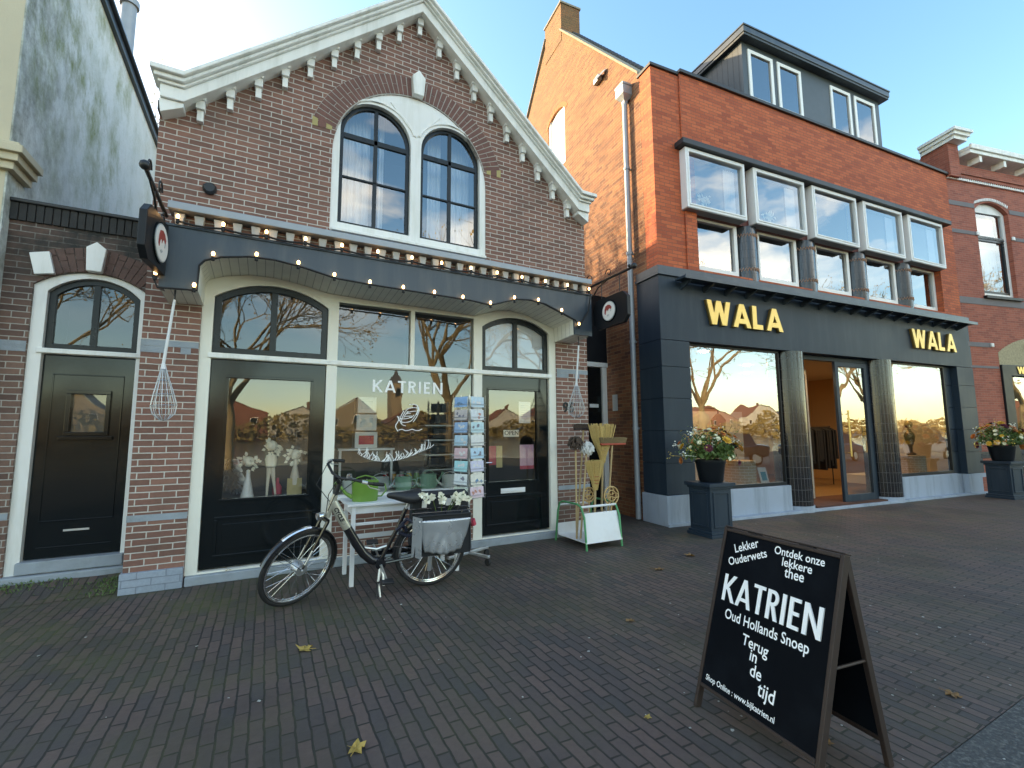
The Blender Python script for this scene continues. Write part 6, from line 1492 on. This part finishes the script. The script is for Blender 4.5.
# ------------------------------------------------------------------ what the shop windows mirror: the far side of the street
gold_leaf = mat('golden_leaf', (.42, .28, .07), .7, var=.4, scale=2)
def bare_tree(label, x, y, h, seed):
    t = thing('bare_tree', label, 'tree', (x,y,-.05), group='bare street trees mirrored in the shop windows')
    random.seed(seed); tr, tw, lv_ = MB(), MB(), MB()
    def grow(p, d, l, r, lv):
        pts = [p]; q = p; dd = d.copy()
        for k in range(3):
            dd = (dd+Vector((random.gauss(0,.12),random.gauss(0,.12),random.gauss(.03,.08)))).normalized(); q = q+dd*l/3; pts.append(q)
        r = max(r, .013); (tr if lv < 3 else tw).tube(pts, [r, r*.88, r*.78, r*.66], 7 if lv < 2 else 4 if lv < 4 else 3, caps=False)
        if lv >= 5:
            for q_ in range(2):
                c = pts[-1]+Vector((random.gauss(0,.12),random.gauss(0,.12),random.gauss(0,.12))); e = Vector((random.gauss(0,1),random.gauss(0,1),random.gauss(0,1))).normalized()*.05; f2 = e.orthogonal().normalized()*.04; lv_.add([c-e,c+f2,c+e,c-f2],[(0,1,2,3)])
        if lv >= 6: return
        n = 3 if lv < 5 else 2
        for k in range(n):
            a = random.uniform(0,2*PI); sp = random.uniform(.35,.85); ax = dd.orthogonal().normalized(); ax.rotate(Matrix.Rotation(a,3,dd)); nd = (dd*math.cos(sp)+ax*math.sin(sp)+Vector((0,0,.10))).normalized()
            grow(pts[-1] if k < 2 else pts[2], nd, l*random.uniform(.66,.86), r*random.uniform(.5,.66), lv+1)
    base = Vector((x,y,-.05)); tr.tube([base, base+Vector((0,0,.3)), base+Vector((.05,0,h*.28))], [.34,.24,.20], 12)
    for k in range(4):
        a = k*PI/2+random.uniform(-.4,.4); grow(base+Vector((.05,0,h*.27)), Vector((.55*math.cos(a), .55*math.sin(a), 1)).normalized(), h*.24, .13, 1)
    tr.build('trunk', M['bark'], t, smooth=True); tw.build('crown', M['bark'], t); lv_.build('last_leaves', gold_leaf, t)
for i, (x, y, h) in enumerate(((-9,-11,11),(-1.5,-12,10.5),(8.2,-10.5,12),(15,-9.5,11),(22,-12,12),(31,-10,11),(40,-14,12),(19,-15,13),(52,-13,12))):
    bare_tree(("bare plane tree across the street, mirrored at the far left", "bare plane tree mirrored in the left shop door's fanlight", "bare plane tree mirrored in the middle of the sweet shop window", "bare plane tree mirrored in the left WALA window", "bare plane tree mirrored in the WALA shop door", "bare plane tree mirrored in the right WALA window", "tall bare plane tree far along the mirrored row", "bare plane tree behind the row, mirrored between the WALA windows", "last bare plane tree at the far end of the mirrored row")[i], x, y, h, 40+i)
_t = [o for o in bpy.data.objects if o.name.startswith('bare_tree') and o.type == 'EMPTY'][2]
_d2 = dup(_t, Matrix.Translation((-1.6, 15.6, 0)) @ Matrix.Rotation(1.1, 4, 'Z') @ Matrix.Scale(.88, 4), "bare tree behind the gabled house dappling the sunny side wall")
_d2['group'] = 'bare trees'
random.seed(77)
hw_m = [mat("far_brick_"+n, c, .9, var=.2) for n, c in (("red",(.24,.10,.07)),("brown",(.17,.10,.07)),("yellow",(.32,.25,.16)),("white",(.50,.48,.42)))]; hr_m = mat("far_red_roof", (.28,.11,.06), .8, var=.3); hr2 = mat("far_grey_roof", (.10,.10,.11), .8)
hx = -120
col_n = ['red brick','brown brick','yellow brick','white plastered']
for i in range(20):
    wd_ = random.uniform(10,20); hh = random.uniform(3.5,6.5); mi = (i*7) % 4; x0, x1 = hx, hx+wd_-.3; hx += wd_; y1 = -97
    roofm = hr_m if i % 3 else hr2
    t = thing('far_house', f"distant {col_n[mi]} house across the water, number {i+1} from the left in the mirrored row", 'house', ((x0+x1)/2, y1, -.05), group='houses across the water')
    t['label'] = f"distant {col_n[mi]} gabled house mirrored from across the water"
    b = MB(); b.box(x0, y1-8, -.05, x1, y1, hh); xm = (x0+x1)/2; b.plate([(x0,hh),(x1,hh),(xm,hh+3.4)], (), y1-.2, y1); b.v[-6:] = [(p[0], y1-.2 if p[1] > y1-.1 else y1, p[2]) for p in b.v[-6:]]; b.build('wall', hw_m[mi], t)
    b = MB(); b.add([(x0-.2,y1+.2,hh-.1),(xm,y1+.2,hh+3.6),(xm,y1-8,hh+3.6),(x0-.2,y1-8,hh-.1),(x1+.2,y1+.2,hh-.1),(x1+.2,y1-8,hh-.1)], [(0,1,2,3),(1,4,5,2)]); b.build('roof', roofm, t)
    first = None
    for fz in range(int(hh//2.8)):
        for k in range(3):
            wx = x0+wd_*(k+.5)/3-.15
            if first is None:
                b = MB(); b.box(wx-.6, y1+.01, .9, wx+.6, y1+.05, 2.5); first = b.build('window', M['white'], t); b = MB(); b.box(wx-.5, y1+.051, 1.0, wx+.5, y1+.06, 2.4); fp = b.build('pane', M['dark'], first); fx = wx
            else:
                c_ = first.copy(); COL.objects.link(c_); c_.parent = t; c_.location = (wx-fx, 0, fz*2.8); d_ = fp.copy(); COL.objects.link(d_); d_.parent = c_
    if i % 2:
        b = MB(); b.box(xm+1, y1-3, hh+1.5, xm+1.7, y1-2.2, hh+4.4); b.build('chimney', hw_m[1], t)
t = thing('church_tower', "distant yellow tower with pointed cap mirrored in the sweet shop window", 'tower', (28, -102, -.05))
b = MB(); b.box(26.8,-105,-.05,29.2,-102,14); b.build('shaft', hw_m[2], t); b = MB(); b.lathe([(1.75,14),(1.3,16),(.7,16.6),(.05,19)], (28,-103.5,0), 4, a0=PI/4, a1=PI/4+2*PI); b.build('cap', hr2, t)
b = MB(); b.box(27.5,-101.98,10.5,28.5,-101.9,12.5); b.build('belfry_opening', M['dark_matt'], t)
mb = MB()
random.seed(8)
for k in range(13000):
    x = random.uniform(-120,190); y = -92+random.gauss(0,1.0); hgt = 3.2+7*max(0, mnoise.noise((x*.11,3,0))+.25); z = hgt*random.random()**.8; s = random.uniform(.2,.6); a = random.uniform(0,PI)
    mb.add([(x-s*math.cos(a),y-s*math.sin(a),z),(x,y,z+s*.6),(x+s*math.cos(a),y+s*math.sin(a),z),(x,y,z-s*.6)], [(0,1,2,3)])
mb.build('shrubbery', mat("autumn_shrub", (.20,.15,.05), .8, var=.6, scale=.6), kind='stuff')
def parked_car(label, x, y, c):
    t = thing('parked_car', label, 'car', (x,y,0), group='cars parked across the street')
    pm = mat("car_paint_"+str(len(bpy.data.materials)), c, .15, coat=1)
    b = MB(); side = [(-2.1,.35),(-2.12,.75),(-2.0,.88),(-1.15,.95),(1.5,.98),(2.05,.85),(2.1,.4)]; b.plate([(x+p[0],p[1]) for p in side][::-1], (), y-.85, y+.85); b.build('body', pm, t, bevel=.08)
    b = MB(); b.add([(x-1.2,y-.78,.95),(x+1.55,y-.78,.98),(x+1.1,y-.62,1.45),(x-.5,y-.62,1.48),(x-1.2,y+.78,.95),(x+1.55,y+.78,.98),(x+1.1,y+.62,1.45),(x-.5,y+.62,1.48)], [(0,1,2,3),(5,4,7,6),(0,3,7,4),(1,5,6,2),(3,2,6,7)]); b.build('cabin', M['dark'], t, bevel=.04)
    b = MB(); b.box(x-.55,y-.64,1.481,x+1.12,y+.64,1.50); b.build('roof', pm, t, bevel=.01)
    for wx in (-1.3,1.3):
        for wy in (-.80,.80):
            b = MB(); b.tube([(x+wx,y+wy-.1,.31),(x+wx,y+wy+.1,.31)], .31, 18); w = b.build('wheel', M['rubber'], t); b = MB(); b.tube([(x+wx,y+wy-.105,.31),(x+wx,y+wy+.105,.31)], .2, 14); b.build('rim', M['alu'], w)
    for hy in (-.6,.6):
        b = MB(); b.box(x-2.14,y+hy-.18,.62,x-2.05,y+hy+.18,.76); b.build('headlight', M['chrome'], t)
parked_car("dark parked car mirrored in the left WALA window", 17.5, -5.6, (.015,.018,.022)); parked_car("blue grey parked car behind the dark one, mirrored in the WALA window", 24, -5.6, (.10,.13,.17)); parked_car("pale silver parked car mirrored in the right WALA window", 31, -5.6, (.4,.41,.42))
